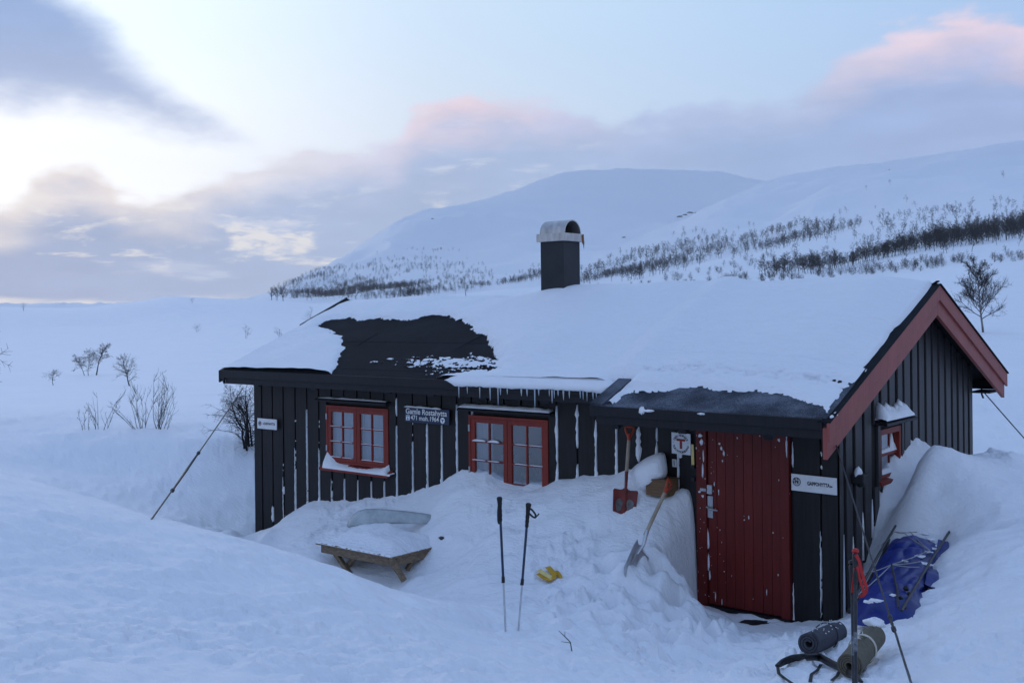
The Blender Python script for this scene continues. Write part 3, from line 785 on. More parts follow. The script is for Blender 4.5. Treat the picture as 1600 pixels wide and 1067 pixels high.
for i in range(n):
    Fq += [(i+1, i, k+i, k+i+1), (2*k+i, 2*k+i+1, 3*k+i+1, 3*k+i), (k+i, 3*k+i, 3*k+i+1, k+i+1), (i, i+1, 2*k+i+1, 2*k+i)]
hd.add(V, Fq)
hd.build('chimney_cowl', M['zinc'], cho, True)
sb = MB(); sb.box((CX0+.02, CY0+.02, zc0+.002), (CX1-.02, CY1-.02, zc0+.004)); sb.poly([tuple(np.array(p)+(.03, 0, 0)) for p in arch(rad-.014, CX0-.01, .97)], (.004, 0, 0)); sb.build('cowl_lining', M['cowl_black'], cho)  # near-black plates on the floor and far end of the cowl
st = MB(); st.poly([(CX1+.047, CY1-.02, CT+.09), (CX1+.047, CY1+.03, CT+.10), (CX1+.047, CY1+.045, CT-.02), (CX1+.047, CY1+.03, CT-.10), (CX1+.047, CY1+.012, CT-.03), (CX1+.047, CY1-.01, CT-.03)], (-.002, 0, 0)); st.build('rust_stain', M['rust'], cho)

# --- windows
def window(w, ww, zb, zt, ycurt):
    fr = MB(); yf = WY-.012; d = .06
    fr.box((w, yf, zb), (w+.035, yf+d, zt)); fr.box((w+ww-.035, yf, zb), (w+ww, yf+d, zt))
    fr.box((w+.035, yf, zt-.035), (w+ww-.035, yf+d, zt)); fr.box((w+.035, yf, zb), (w+ww-.035, yf+d, zb+.03))
    win = fr.build('window', M['red'], cabin, bevel=.003)
    mid = w+ww/2
    for a, b in ((w+.037, mid-.003), (mid+.003, w+ww-.037)):
        s = MB(); y0 = WY-.006; z0, z1 = zb+.032, zt-.037; t_ = .062
        s.box((a, y0, z0), (a+t_, y0+.04, z1)); s.box((b-t_, y0, z0), (b, y0+.04, z1))
        s.box((a+t_, y0, z1-t_*.85), (b-t_, y0+.04, z1)); s.box((a+t_, y0, z0), (b-t_, y0+.04, z0+t_*.9))
        mx = (a+b)/2
        s.box((mx-.011, y0+.004, z0+t_*.9), (mx+.011, y0+.034, z1-t_*.85))
        for q in (1/3, 2/3):
            zz = z0+t_*.9+(z1-t_*1.75-z0)*q
            s.box((a+t_, y0+.006, zz-.011), (mx-.011, y0+.032, zz+.011)); s.box((mx+.011, y0+.006, zz-.011), (b-t_, y0+.032, zz+.011))
        s.build('sash', M['red'], win, bevel=.003)
        p = MB(); p.box((a+t_-.005, y0+.018, z0+t_*.9-.005), (b-t_+.005, y0+.022, z1-t_*.85+.005)); p.build('pane', M['glass'], win)
    for zz in (zt-.16, zb+.2):
        hg = MB(); hg.box((w+.006, yf-.012, zz-.04), (w+.03, yf-.001, zz+.04)); hg.build('hinge', M['steel'], win)
    for (c0_, c1_) in ycurt:
        cu = MB()
        n = 40; V = []; F = []
        for i in range(n+1):
            x = c0_+(c1_-c0_)*i/n; yy = WY+.10+.016*sin(i*1.35)+.006*sin(i*.51)
            V += [(x, yy, zb+.02), (x, yy, zt-.03)]
        F = [(2*i, 2*i+2, 2*i+3, 2*i+1) for i in range(n)]
        cu.add(V, F); cu.build('curtain', M['curtain'], win, True)
    return win
win1 = window(W1, WW, WBt-.02, WT, [(W1+.05, W1+WW/2-.01), (W1+WW/2+.01, W1+WW-.05)])
win2 = window(W2, WW, WBt-.10, WT, [(W2+.05, W2+.30)])
def hood(px0, px1, pz, out=.10):
    a = onY(px0, pz, WY)[0]; b = onY(px1, pz, WY)[0]
    m = MB(); m.hexa([(a, WY-out, WT+.052), (b, WY-out, WT+.052), (b, WY-.002, WT+.075), (a, WY-.002, WT+.075)], [(a, WY-out, WT+.075), (b, WY-out, WT+.075), (b, WY-.002, WT+.10), (a, WY-.002, WT+.10)])
    return m, a, b
h1, ha, hb = hood(499, 611, 630); h1.build('hood', M['trim'], win1, bevel=.003)
h2, hc, hd_ = hood(722, 867, 644); h2.build('hood', M['trim'], win2, bevel=.003)
sl = MB(); a = onY(503, 740, WY-.05)[0]; b = onY(610, 745, WY-.05)[0]
sl.hexa([(a, WY-.11, WBt-.12), (b, WY-.11, WBt-.12), (b, WY-.002, WBt-.075), (a, WY-.002, WBt-.075)], [(a, WY-.11, WBt-.09), (b, WY-.11, WBt-.09), (b, WY-.002, WBt-.03), (a, WY-.002, WBt-.03)])
sl.build('sill', M['red'], win1, bevel=.003)
# gable window
gw = MB(); x0 = XR-.025; dd = .05
gw.box((x0-dd, GW0, GWB), (x0+.02, GW0+.05, GWT)); gw.box((x0-dd, GW1-.05, GWB), (x0+.02, GW1, GWT)); gw.box((x0-dd, GW0+.05, GWT-.06), (x0+.02, GW1-.05, GWT)); gw.box((x0-dd, GW0+.05, GWB), (x0+.02, GW1-.05, GWB+.05))
zm = (GWB+GWT)/2-.02
gw.box((x0-.045, GW0+.05, zm-.018), (x0-.012, GW1-.05, zm+.018))
ym = GW0+(GW1-GW0)*.63
gwo = gw.build('gable_window', M['red'], cabin, bevel=.003)
sm = MB(); sm.box((x0-.042, ym-.010, GWB+.05), (x0-.022, ym+.010, zm-.018)); sm.box((x0-.042, ym-.010, zm+.018), (x0-.022, ym+.010, GWT-.06)); sm.build('sash', M['red'], gwo)
sp = MB(); sp.box((x0-.036, GW0+.045, GWB+.045), (x0-.032, GW1-.045, GWT-.055)); sp.build('pane', M['glass'], gwo)
sc_ = MB(); sc_.box((x0-.10, GW0+.05, GWB+.02), (x0-.09, GW0+.2, GWT-.02)); sc_.build('curtain', M['curtain'], gwo)
sh = MB(); sh.hexa([(XR+.002, GW0-.16, GWT+.08), (XR+.13, GW0-.16, GWT+.055), (XR+.13, GW1+.12, GWT+.055), (XR+.002, GW1+.12, GWT+.08)], [(XR+.002, GW0-.16, GWT+.115), (XR+.13, GW0-.16, GWT+.085), (XR+.13, GW1+.12, GWT+.085), (XR+.002, GW1+.12, GWT+.115)]); sh.build('hood', M['trim'], gwo, bevel=.003)
ss = MB(); ss.hexa([(XR-.02, GW0-.05, GWB-.05), (XR+.03, GW0-.05, GWB-.06), (XR+.03, GW1+.05, GWB-.06), (XR-.02, GW1+.05, GWB-.05)], [(XR-.02, GW0-.05, GWB-.004), (XR+.03, GW0-.05, GWB-.025), (XR+.03, GW1+.05, GWB-.025), (XR-.02, GW1+.05, GWB-.004)]); ss.build('sill', M['red'], gwo)

# --- door
df = MB(); yf = WY-.045
df.box((DL, yf, -.12), (DL+.115, WY+.06, DT+.08)); df.box((DR-.09, yf, -.12), (DR, WY+.06, DT+.08)); df.box((DL+.115, yf+.002, DT-.0), (DR-.09, WY+.06, DT+.08))
df.build('door_frame', M['red_door'], cabin, bevel=.005)
leaf = MB(); a, b = DL+.122, DR-.095; npl = 8
for i in range(npl):
    p0 = a+(b-a)*i/npl; p1 = a+(b-a)*(i+1)/npl
    leaf.box((p0+.0015, WY-.018+rs.uniform(-.0015, .0015), .03), (p1-.0015, WY+.03, DT-.006))
door = leaf.build('door', M['red_door'], cabin, bevel=.004)
lk = MB(); hx = float(onY(1109, 780, WY-.03)[0]); z0, z1 = (float(onY(1109, p, WY)[2]) for p in (808, 774))
lk.box((hx-.032, WY-.026, z0), (hx+.032, WY-.019, z1))
zc = float(onY(1109, 764, WY)[2]); lk.box((hx-.03, WY-.04, zc-.045), (hx+.03, WY-.019, zc+.05))
lk.box((hx-.10, WY-.058, zc-.02), (hx-.03, WY-.046, zc+.012))
lk.build('lock_plate', M['steel'], door, bevel=.003)
hh = MB(); zh = float(onY(1112, 793, WY)[2])
hh.tube([(hx-.005, WY-.02, zh), (hx-.005, WY-.06, zh), (hx+.02, WY-.07, zh), (hx+.11, WY-.068, zh-.008)], [.012, .011, .011, .009], 10); hh.tube([(hx-.06, WY-.035, zh+.012), (hx+.0, WY-.035, zh+.004)], [.008, .012], 8)
hh.build('handle', M['steel'], door, True)
ds = MB(); ds.box((DL+.10, WY-.07, -.055), (DR+.0, WY+.06, .022)); ds.box((DL+.35, WY-.30, -.15), (DR-.05, WY-.075, -.015))
ds.build('door_step', M['trim'], cabin, bevel=.006)
jx = DL-.05
for z in (float(onY(1080, p, WY)[2]) for p in (728, 748)):
    jam = MB(); jam.box((jx-.02, WY-.03, z-.02), (jx+.02, WY-.001, z+.02)); jam.build('latch_keeper', M['black'], cabin)

# ------------------------------------------------------------------ signs
def text_mesh(mb, txt, size, place, align='CENTER', th=.002, extra=0.):
    """append lettering; place(u, v) -> world point of the flat letter outline, place has .n for thickness"""
    cu = bpy.data.curves.new('t', 'FONT'); cu.body = txt; cu.size = size; cu.align_x = align; cu.offset = extra
    o = bpy.data.objects.new('t', cu); C.objects.link(o)
    dg = bpy.context.evaluated_depsgraph_get(); dg.update()
    me = o.evaluated_get(dg).to_mesh()
    V = [place(v.co.x, v.co.y) for v in me.vertices]
    F = [tuple(p.vertices) for p in me.polygons]
    mb.add(V, F)
    o.to_mesh_clear(); bpy.data.objects.remove(o); bpy.data.curves.remove(cu)
def panel(p00, p10, p01, th=.012):
    """board with lower-left p00, lower-right p10, upper-left p01; returns mesh builder and mapping (metres along, up, out)"""
    p00, p10, p01 = (np.array(p, float) for p in (p00, p10, p01))
    u = nrm(p10-p00); v = nrm(p01-p00); n = np.cross(u, v)
    if n[1] > 0 or (abs(n[1]) < .5 and n[0] < 0): n = -n
    W, H = np.linalg.norm(p10-p00), np.linalg.norm(p01-p00)
    mb = MB(); mb.poly([p00, p10, p10+(p01-p00), p01], -n*th)
    return mb, W, H, (lambda a, b, o=.0025: p00+u*a+v*b+n*o)
YS = WY-.05
def sign_px(tl, tr, bl, Y=YS):
    a, b, c = onY(*tl, Y), onY(*tr, Y), onY(*bl, Y)
    return c, c+(b-a), a
def ring(mb, P, cx, cy, r0, r1, n=32, a0=0, a1=2*pi, o=.0025):
    V = []; F = []
    for i in range(n+1):
        t = a0+(a1-a0)*i/n
        V += [P(cx+r0*cos(t), cy+r0*sin(t), o), P(cx+r1*cos(t), cy+r1*sin(t), o)]
    mb.add(V, [(2*i, 2*i+1, 2*i+3, 2*i+2) for i in range(n)])
def quad(mb, P, x0, y0, x1, y1, o=.0025): mb.add([P(x0, y0, o), P(x1, y0, o), P(x1, y1, o), P(x0, y1, o)], [(0, 1, 2, 3)])
def pol(mb, P, pts, o=.0025): mb.add([P(a, b, o) for a, b in pts], [tuple(range(len(pts)))])

# name sign
mb, W, H, P = panel(*sign_px((633, 635.5), (702, 640.5), (632.5, 658.5)))
sg = mb.build('name_sign', M['navy'], None, bevel=.003)
tag(sg, 'dark blue wooden name board with white lettering between the two front windows', 'sign')
le = MB()
text_mesh(le, 'Gamle Rostahytta', W*.129, lambda a, b: P(W*.485+a, H*.56+b), extra=.0012)
text_mesh(le, '471 moh.', W*.108, lambda a, b: P(W*.345+a, H*.17+b), extra=.001)
text_mesh(le, '1964', W*.108, lambda a, b: P(W*.67+a, H*.17+b), extra=.001)
le.build('lettering', M['letter'], sg)
pc = MB(); quad(pc, P, W*.03, H*.12, W*.115, H*.46); pc.build('badge', M['letter'], sg); pc = MB(); ring(pc, P, W*.86, H*.27, 0, W*.05, 24); pc.build('badge', M['letter'], sg)
pd = MB(); quad(pd, P, W*.035, H*.38, W*.11, H*.425, .004); pol(pd, P, [(W*.047, H*.16), (W*.10, H*.16), (W*.088, H*.20), (W*.08, H*.33), (W*.065, H*.33), (W*.062, H*.22)], .004)
quad(pd, P, W*.828, H*.30, W*.892, H*.35, .004); quad(pd, P, W*.85, H*.17, W*.87, H*.30, .004)
pd.build('pictogram', M['letter_blue'], sg)
# arrow sign at the left corner
mb, W, H, P = panel(*sign_px((402, 653), (432, 655.5), (402, 669)))
sg = mb.build('arrow_sign', M['white'], None, bevel=.002)
tag(sg, 'small white arrow sign on the left corner of the cabin', 'sign')
def emblem(P, cx, cy, r, par):
    e = MB(); ring(e, P, cx, cy, r*.82, r, 28); ring(e, P, cx, cy, r*.55, r*.62, 24)
    pol(e, P, [(cx-.35*r, cy-.4*r), (cx-.15*r, cy-.4*r), (cx-.05*r, cy+.1*r), (cx+.1*r, cy-.4*r), (cx+.38*r, cy-.4*r), (cx+.42*r, cy+.35*r), (cx+.2*r, cy+.38*r), (cx+.1*r, cy+.1*r), (cx-.1*r, cy+.42*r), (cx-.4*r, cy+.35*r)], .0026)
    for k in range(3):
        a = .9+k*1.1; ring(e, P, cx, cy, r*.62, r*.82, 5, a, a+.5)
    e.build('emblem', M['letter_dark'], par)
emblem(P, W*.14, H*.5, H*.23, sg)
le = MB(); pol(le, P, [(W*.29, H*.5), (W*.345, H*.58), (W*.345, H*.42)]); text_mesh(le, 'DÆRTAHYTTA', W*.088, lambda a, b: P(W*.365+a*.95, H*.42+b*1.25), 'LEFT', extra=.001); le.build('lettering', M['letter_dark'], sg)
# arrow sign by the door
mb, W, H, P = panel(*sign_px((1236, 739.5), (1307, 747), (1236.5, 765.5), WY-.03))
sg = mb.build('arrow_sign', M['white'], None, bevel=.003)
tag(sg, 'long white arrow sign reading GAPPOHYTTA right of the red door', 'sign')
emblem(P, W*.125, H*.55, H*.26, sg)
le = MB(); text_mesh(le, 'GAPPOHYTTA', W*.092, lambda a, b: P(W*.36+a*.83, H*.42+b*1.15), 'LEFT', extra=.0016); pol(le, P, [(W*.865, H*.54), (W*.865, H*.40), (W*.925, H*.47)]); le.build('lettering', M['letter_dark'], sg)
# trekking association sign
mb, W, H, P = panel(*sign_px((1049, 675), (1078.5, 678), (1049.5, 708), WY-.04))
sg = mb.build('square_sign', M['white'], None, bevel=.003)
tag(sg, 'square white sign with a red T in a ring of letters left of the door', 'sign')
le = MB(); cx, cy, R_ = W/2, H/2, W*.335
def arc_text(s, a0, a1, inward):
    for i, chx in enumerate(s):
        if chx == ' ': continue
        t = a0+(a1-a0)*i/(len(s)-1); rr = R_
        up = np.array([cos(t), sin(t)])*(-1 if inward else 1); rt_ = np.array([up[1], -up[0]])
        base = np.array([cx, cy])+np.array([cos(t), sin(t)])*(rr+(W*.105 if inward else 0))
        text_mesh(le, chx, W*.142, lambda a, b: P(*(base+rt_*a+up*b)), extra=.001)
arc_text('DEN NORSKE', radians(150), radians(30), False)
arc_text('TURISTFORENING', radians(197), radians(343), True)
for t in (radians(172), radians(8)): ring(le, P, cx+(R_+W*.05)*cos(t), cy+(R_+W*.05)*sin(t), 0, W*.016, 10)
le.build('lettering', M['letter_dark'], sg)
le = MB(); quad(le, P, W*.27, H*.62, W*.73, H*.73); quad(le, P, W*.44, H*.26, W*.57, H*.62); le.build('letter', M['letter_red'], sg)
mb, W, H, P = panel(*sign_px((1050, 717), (1056.5, 717.7), (1050.5, 729), WY-.012), .008)
pl = mb.build('thermometer', M['white'], None); tag(pl, 'small white thermometer plate under the square red T sign', 'thermometer')
l2 = MB(); quad(l2, P, W*.42, H*.2, W*.58, H*.85); l2.build('glass_tube', M['letter_dark'], pl)
mb, W, H, P = panel(*sign_px((1079.5, 694), (1083.5, 694.4), (1080.5, 727), WY-.03), .01)
yl = mb.build('marker_strip', M['yellow_pale'], None); tag(yl, 'narrow pale yellow marker strip beside the door frame', 'marker')
# black bracket on the gable with its cap of snow
p = onX(1341, 747, XR+.05); bk = MB(); bk.box((XR+.001, p[1]-.07, p[2]-.05), (XR+.13, p[1]+.09, p[2]+.045)); bk.tube([(XR+.07, p[1]+.01, p[2]-.05), (XR+.07, p[1]+.01, p[2]-.085)], [.05, .03], 10)
o = bk.build('wall_lantern', M['black'], None, bevel=.01); tag(o, 'black lantern box on the gable wall with a dab of snow on top', 'lantern')
# ------------------------------------------------------------------ snow lying on the roof
def roofpt(px, py, lift=0.): return onplane(px, py, (0, YR, ZR+lift), (0, -SL, 1))[:2]
BARE = np.array([roofpt(*p) for p in [(496, 511), (506, 503), (522, 500), (545, 497), (560, 501), (580, 498), (600, 501), (620, 499), (640, 501), (655, 498), (668, 493), (690, 493), (705, 497), (722, 503), (745, 519), (757, 527), (766, 541), (773, 545), (776, 566), (782, 577), (762, 582), (730, 583), (700, 588), (672, 592), (683, 603), (560, 600), (505, 592), (515, 585), (522, 577), (527, 568), (533, 552), (537, 541), (533, 528), (520, 520)]])
VERGE = np.array([roofpt(*p) for p in [(1430, 502), (1400, 517), (1394, 531), (1381, 552), (1372, 570), (1355, 582), (1346, 600), (1318, 614), (1304, 634), (1287, 668), (1320, 680), (1460, 530)]])
PORCHB = np.array([roofpt(*p, .03) for p in [(950, 650), (952, 637), (976, 617), (1000, 613), (1040, 613), (1062, 606), (1095, 606), (1130, 612), (1180, 612), (1235, 620), (1283, 637), (1294, 650), (1285, 670), (1000, 660)]])
VSTRIP = np.array([(XP-.1, YP-.2), (XP-.1, 9.53), (XP+.15, 9.53), (XP+.15, YP-.2)])
def sdist(px, py, poly):
    """signed distance, negative inside"""
    d = np.full(px.shape, 1e9); ins = np.zeros(px.shape, bool); n = len(poly)
    for i in range(n):
        a, b = poly[i], poly[(i+1) % n]; e = b-a
        t = np.clip(((px-a[0])*e[0]+(py-a[1])*e[1])/(e@e), 0, 1)
        d = np.minimum(d, np.hypot(px-a[0]-t*e[0], py-a[1]-t*e[1]))
        c = (a[1] > py) != (b[1] > py)
        ins ^= c & (px < (b[0]-a[0])*(py-a[1])/(b[1]-a[1]+1e-12)+a[0])
    return np.where(ins, -d, d)
def roof_snow():
    xs = np.arange(XV-.035, XB-.015, .016); ys = np.arange(YP-.0, YR+.22, .016)
    X, Y = np.meshgrid(xs, ys)
    w = .055*fbm(X/.30, Y/.30, 4, .6)
    w2 = .09*fbm(X/.42+Y/.5, Y/.16, 4, .6)                            # wind-cut teeth
    sd = np.minimum(sdist(X, Y, BARE)+w*.7+w2*.7, 9)
    sd = np.minimum(sd, sdist(X, Y, VERGE)+w*.8)
    pb = sdist(X, Y, PORCHB)+w*.6; sd = np.minimum(sd, np.where(pb < .25, np.maximum(pb, -.02), pb))
    sd = np.minimum(sd, sdist(X, Y, VSTRIP)+.3*w)
    # depth of the blanket
    dm = .045+.075*sstep(X, -10.6, -8.3)*sstep(Y, 9.5, 10.4)+.03*sstep(X, -9.5, -7)
    dm = dm*(.55+.45*sstep(X, XV, XV+.9))*(1-.55*sstep(X, XB-.7, XB-.05))
    dm += .040*fbm(X/1.6, Y/.9, 4, .55)+.02*np.clip(fbm(X/.9+3, Y/.5, 3)-.1, 0, 1)
    # mound leaning on the chimney
    dm += .10*np.exp(-((X+8.95)**2/.55+(Y-11.75)**2/.12))
    dm *= 1-.75*np.exp(-((X+9.75)**2/.35+(Y-11.9)**2/.05))
    t = dm*(1-np.exp(-np.maximum(sd, 0)/.065))+np.minimum(sd, 0)*.5
    # thin remains of snow blown along the felt
    ax, ay = roofpt(735, 570); cx_, cy_ = roofpt(672, 566)
    W = np.exp(-((X-ax)**2/.75**2+(Y-ay)**2/.28**2))*1.0+.75*np.exp(-((X-cx_)**2/.9**2+(Y-cy_)**2/.11**2))
    st = fbm(X/.20+Y*1.5, Y/.050, 4, .6)
    t = np.maximum(t, np.minimum((st+.62*W-.60-.6*(W < .12))*.05, .012))
    st2 = fbm(X/.16, Y/.035, 3, .6)
    ex = ((X > XP+.2) & (Y < 9.9)); 
    W2 = np.exp(-((Y-9.62)**2/.10**2))*.62*ex
    t = np.where(ex, np.minimum(t, t-.10*np.maximum(st2+W2-.62, 0)), t)
    t = np.where(ex & (Y < 9.35), np.minimum(t, .02+.01*st2), t)
    jag = .5*w
    # edge of the blanket: eave, verges
    t = np.where((X < XP-.02) & (Y < YE+.0+.2*jag), -.05, t)
    t = np.where((X > XP) & (Y < YP+.02), -.05, t)
    tap = np.where(Y < 10.9, np.clip((X-XV+.035)/.05, 0, 1), np.clip((X-XV)/.05, 0, 1))*np.clip((XB-.035-X)/.06, 0, 1)
    t = np.where(t > 0, t*tap-.004*(1-tap), t)
    base = ZR-SL*np.abs(Y-YR); ro = sstep(np.abs(Y-YR), .0, .25); base = base-.02*(1-ro)
    lift = .006+np.where((X > XP) & (Y < 9.93), .030, 0)
    jj = sstep(Y, 9.5, 9.7)*(X > XP-.25)*(X < XP+.45)*.05; t = np.where(t > 0, t+jj*np.exp(-((X-XP)/.2)**2), t)
    Z = base+lift+t
    keep = t > -.004
    ny, nx = X.shape
    i, j = np.meshgrid(np.arange(ny-1), np.arange(nx-1), indexing='ij')
    q = np.stack([i*nx+j, i*nx+j+1, (i+1)*nx+j+1, (i+1)*nx+j], -1)
    k = keep.ravel()[q].sum(-1) >= 3
    Z = np.where(keep, Z, base+lift-.012)
    V = np.stack([X, Y, Z], -1).reshape(-1, 3)
    Q = q[k]
    # drooping lip along the main eave
    lip = MB(); xl = np.arange(float(roofpt(686, 603)[0]), XP-.05, .02)
    prof = []
    for x in xl:
        a = .5+.5*float(fbm(np.array([x/.35]), np.array([2.2]), 3)); a2 = float(perlin(np.array([x/.07]), np.array([5.])))
        h = .05+.035*a+.012*a2; e = min(1, (x-xl[0])/.15, (xl[-1]-x)/.1+.2); h *= max(.15, e)
        z = zroof(YE); o = .035+.02*a
        prof.append([(x, YE+.05, z+.03+.045*e), (x, YE-.01, z+.01+.04*e), (x, YE-.03-o*.6, z-.0), (x, YE-.035-o, z-h*.55), (x, YE-.034-o*.6, z-h), (x, YE-.031, z-h*.8)])
    n = len(prof); V2 = np.array(prof).reshape(-1, 3)
    F2 = [(i*6+j, i*6+j+1, (i+1)*6+j+1, (i+1)*6+j) for i in range(n-1) for j in range(5)]
    Qs = np.concatenate([Q, np.array(F2)+len(V)]); V = np.concatenate([V, V2])
    used = np.unique(Qs); re = -np.ones(len(V), int); re[used] = np.arange(len(used))
    o = from_arrays('roof_snow', V[used], [re[Qs]], M['snow'], None, True)
    tag(o, 'thick white blanket of snow lying on the front slope of the cabin roof', 'snow')
    o['kind'] = 'stuff'
    bs = MB()
    bs.hexa([(XV, YR+.2, zroof(YR+.2)+.003), (XB-.1, YR+.2, zroof(YR+.2)+.003), (XB-.1, YBK-.05, zroof(YBK-.05)+.003), (XV, YBK-.05, zroof(YBK-.05)+.003)],
            [(XV, YR+.2, zroof(YR+.2)+.02), (XB-.1, YR+.2, zroof(YR+.2)+.02), (XB-.1, YBK-.05, zroof(YBK-.05)+.05), (XV, YBK-.05, zroof(YBK-.05)+.05)])
    o2 = bs.build('roof_snow', M['snow']); tag(o2, 'thin snow on the far slope of the roof behind the ridge', 'snow'); o2['kind'] = 'stuff'
roof_snow()

# snow blown into the gaps of the walls, hoods and sills
def streak(mb, X, z0, z1, w, seed, yo=.0, taper='both'):
    r = random.Random(seed); n = max(4, int(abs(z1-z0)/.035)); V = []
    for i in range(n+1):
        t = i/n; k = (sin(pi*min(1, t*1.0))**.5 if taper == 'both' else (1-t)**.6 if taper == 'up' else t**.5)
        ww = w*k*(.45+1.0*r.random())/2+.001; z = z0+(z1-z0)*t; x = X+r.uniform(-.003, .003)
        V += [(x-ww, WY+.022, z), (x-ww*.6, WY-.004-yo-ww*.35, z), (x+ww*.6, WY-.004-yo-ww*.35, z), (x+ww, WY+.022, z)]
    F = [(4*i+j, 4*i+j+1, 4*i+j+5, 4*i+j+4) for i in range(n) for j in range(3)]
    mb.add(V, F)
ps = MB()
for k, (px, a, b, w, ty) in enumerate([(619.5, 622, 650, 4, 'both'), (620, 665, 768, 2.2, 'up'), (644.8, 690, 762, 1.5, 'up'), (667.6, 663, 757, 3.4, 'both'), (690.4, 664, 752, 3.6, 'up'), (714, 632, 745, 3.2, 'both'), (737, 640, 652, 2, 'both'),
         (870.3, 634, 722, 5, 'both'), (871, 722, 748, 6, 'up'), (902, 632, 664, 6.5, 'both'), (902, 655, 700, 4, 'both'), (902, 725, 748, 7, 'up'), (931, 656, 700, 6, 'both'), (931, 695, 747, 4.5, 'up'), (963.4, 664, 738, 7, 'up'), (998, 667, 722, 10, 'both'), (1026, 667, 690, 3, 'both'), (1026, 694, 712, 8, 'up'), (1059.5, 690, 770, 2.5, 'both'), (1038, 664, 668, 14, 'both'), (1064, 670, 676, 10, 'both'), (1063, 708, 716, 9, 'both'),
         (1283, 830, 965, 1.5, 'both'), (1239, 690, 730, 4, 'both'), (1240, 910, 960, 4, 'up'), (426, 790, 815, 5, 'both'), (428, 822, 842, 7, 'up'), (410, 833, 842, 6, 'up'), (443, 745, 830, 2, 'up'), (461.5, 700, 802, 2, 'up'), (480, 640, 790, 1.2, 'both'), (498.7, 700, 785, 2, 'up'), (518, 748, 785, 2, 'up'), (538, 748, 787, 2, 'up'), (559, 750, 785, 2, 'up'), (580, 752, 783, 2, 'up'), (600, 752, 780, 2, 'up'), (443, 760, 772, 4, 'both')]):
    za, zb_ = float(onY(px, a, WY)[2]), float(onY(px, b, WY)[2]); X = float(onY(px, b, WY)[0])
    dpp = (onY(px+1, b, WY)[0]-onY(px, b, WY)[0])
    streak(ps, X, zb_ - (.05 if ty == 'up' else 0), za, w*dpp*(.85 if px > 860 else .55), k, 0, 'both' if ty == 'both' else 'up')
# little peaks where each gap meets the drift
for k, px in enumerate(GAPS):
    X = float(onY(px, 750, WY)[0]); z = zg(X, WY-.03); r = random.Random(k)
    if W1-.02 < X < W1+WW+.02 or W2-.02 < X < W2+WW+.02: continue
    if px < 1050: streak(ps, X+r.uniform(-.01, .01), z-.06, z+r.uniform(.03, .12), r.uniform(.035, .075), 90+k, .0, 'up')
# specks on the boards
r = random.Random(8)
for k in range(46):
    px = r.choice([443, 461.5, 480, 498.7, 644.8, 667.6, 1059.5, 1026, 1283, 620])+r.uniform(-.8, .8); py = r.uniform(650, 760)
    p = onY(px, py, WY-.002); ps.blob(p, (r.uniform(.004, .010), .006, r.uniform(.008, .022)), k, .4, 6, 4)
# gable gaps
for k, (px, a, b, w) in enumerate([(1318.5, 835, 965, 3), (1333, 838, 880, 3), (1348, 812, 870, 3), (1363, 780, 835, 3), (1333, 850, 935, 4), (1348, 800, 830, 3), (1388, 640, 655, 3)]):
    p, q = onX(px, b, XR+.002), onX(px, a, XR+.002); ps.tube([p+(0, 0, -.03), (p+q)/2, q], [.018, .012, .003], 7, True)
# snow frozen on the door and its frame
for k, (px, py, rx, rz) in enumerate([(1094, 680, .03, .02), (1096, 690, .025, .035), (1099, 712, .012, .06), (1098, 735, .014, .07), (1106, 842, .022, .10), (1107, 878, .016, .09), (1109, 898, .012, .05), (1093, 768, .018, .012), (1098, 775, .02, .014), (1222, 688, .07, .02), (1229, 700, .012, .09), (1127, 700, .016, .02), (1131, 708, .012, .03), (1124, 693, .014, .012), (1129, 720, .010, .012), (1116, 756, .007, .022), (1123, 769, .006, .03), (1170, 808, .007, .02), (1163, 812, .008, .008), (1216, 898, .005, .012), (1198, 925, .005, .03), (1118, 932, .005, .05), (1128, 940, .005, .03), (1217, 750, .006, .01), (1208, 832, .006, .008), (1088, 700, .008, .012), (1152, 684, .01, .01), (1187, 681, .008, .006)]):
    p = onY(px, py, WY-.046 if px < 1103 or px > 1222 else WY-.02); ps.blob(p, (rx*.72, .006, rz*.85), 300+k, .5, 12, 8)
for k in range(80):
    px = r.gauss(1100, 14) if r.random() < .75 else r.uniform(1086, 1236); py = r.uniform(676, 945)
    if px < 1087 or px > 1234: continue
    p = onY(px, py, WY-.046 if px < 1103 or px > 1222 else WY-.019); ps.blob(p, (r.uniform(.0015, .004), .003, r.uniform(.002, .008)), 400+k, .4, 6, 4)
# window hoods, sills, glazing bars
def ledge(mb, p, q, dep, h, seed, axis='x', peak=.5):
    p = np.array(p, float); q = np.array(q, float); n = max(6, int(np.linalg.norm(q-p)/.02)); r_ = random.Random(seed); V = []
    out = np.array([0, -1., 0]) if axis == 'x' else np.array([1., 0, 0])
    ph = r_.random()*9
    for i in range(n+1):
        t = i/n; e = min(1, t*n/3, (1-t)*n/3)**.5*.85+.15
        hh_ = h*e*(1+peak*float(fbm(np.array([ph+t*n*.11]), np.array([seed*.37]), 3)))
        c = p+(q-p)*t; V += [c-out*.0, c-out*0+(0, 0, hh_), c+out*dep*.55+(0, 0, hh_*.72), c+out*dep*.92+(0, 0, hh_*.30), c+out*dep*.95-(0, 0, .004)]
    mb.add(V, [(5*i+j, 5*i+j+1, 5*i+j+6, 5*i+j+5) for i in range(n) for j in range(4)])
ledge(ps, (hc+.01, WY, WT+.098), (hd_-.01, WY, WT+.098), .10, .05, 3)
ledge(ps, (ha+.03, WY, WT+.098), (hb-.05, WY, WT+.098), .05, .014, 4, 'x', 1)
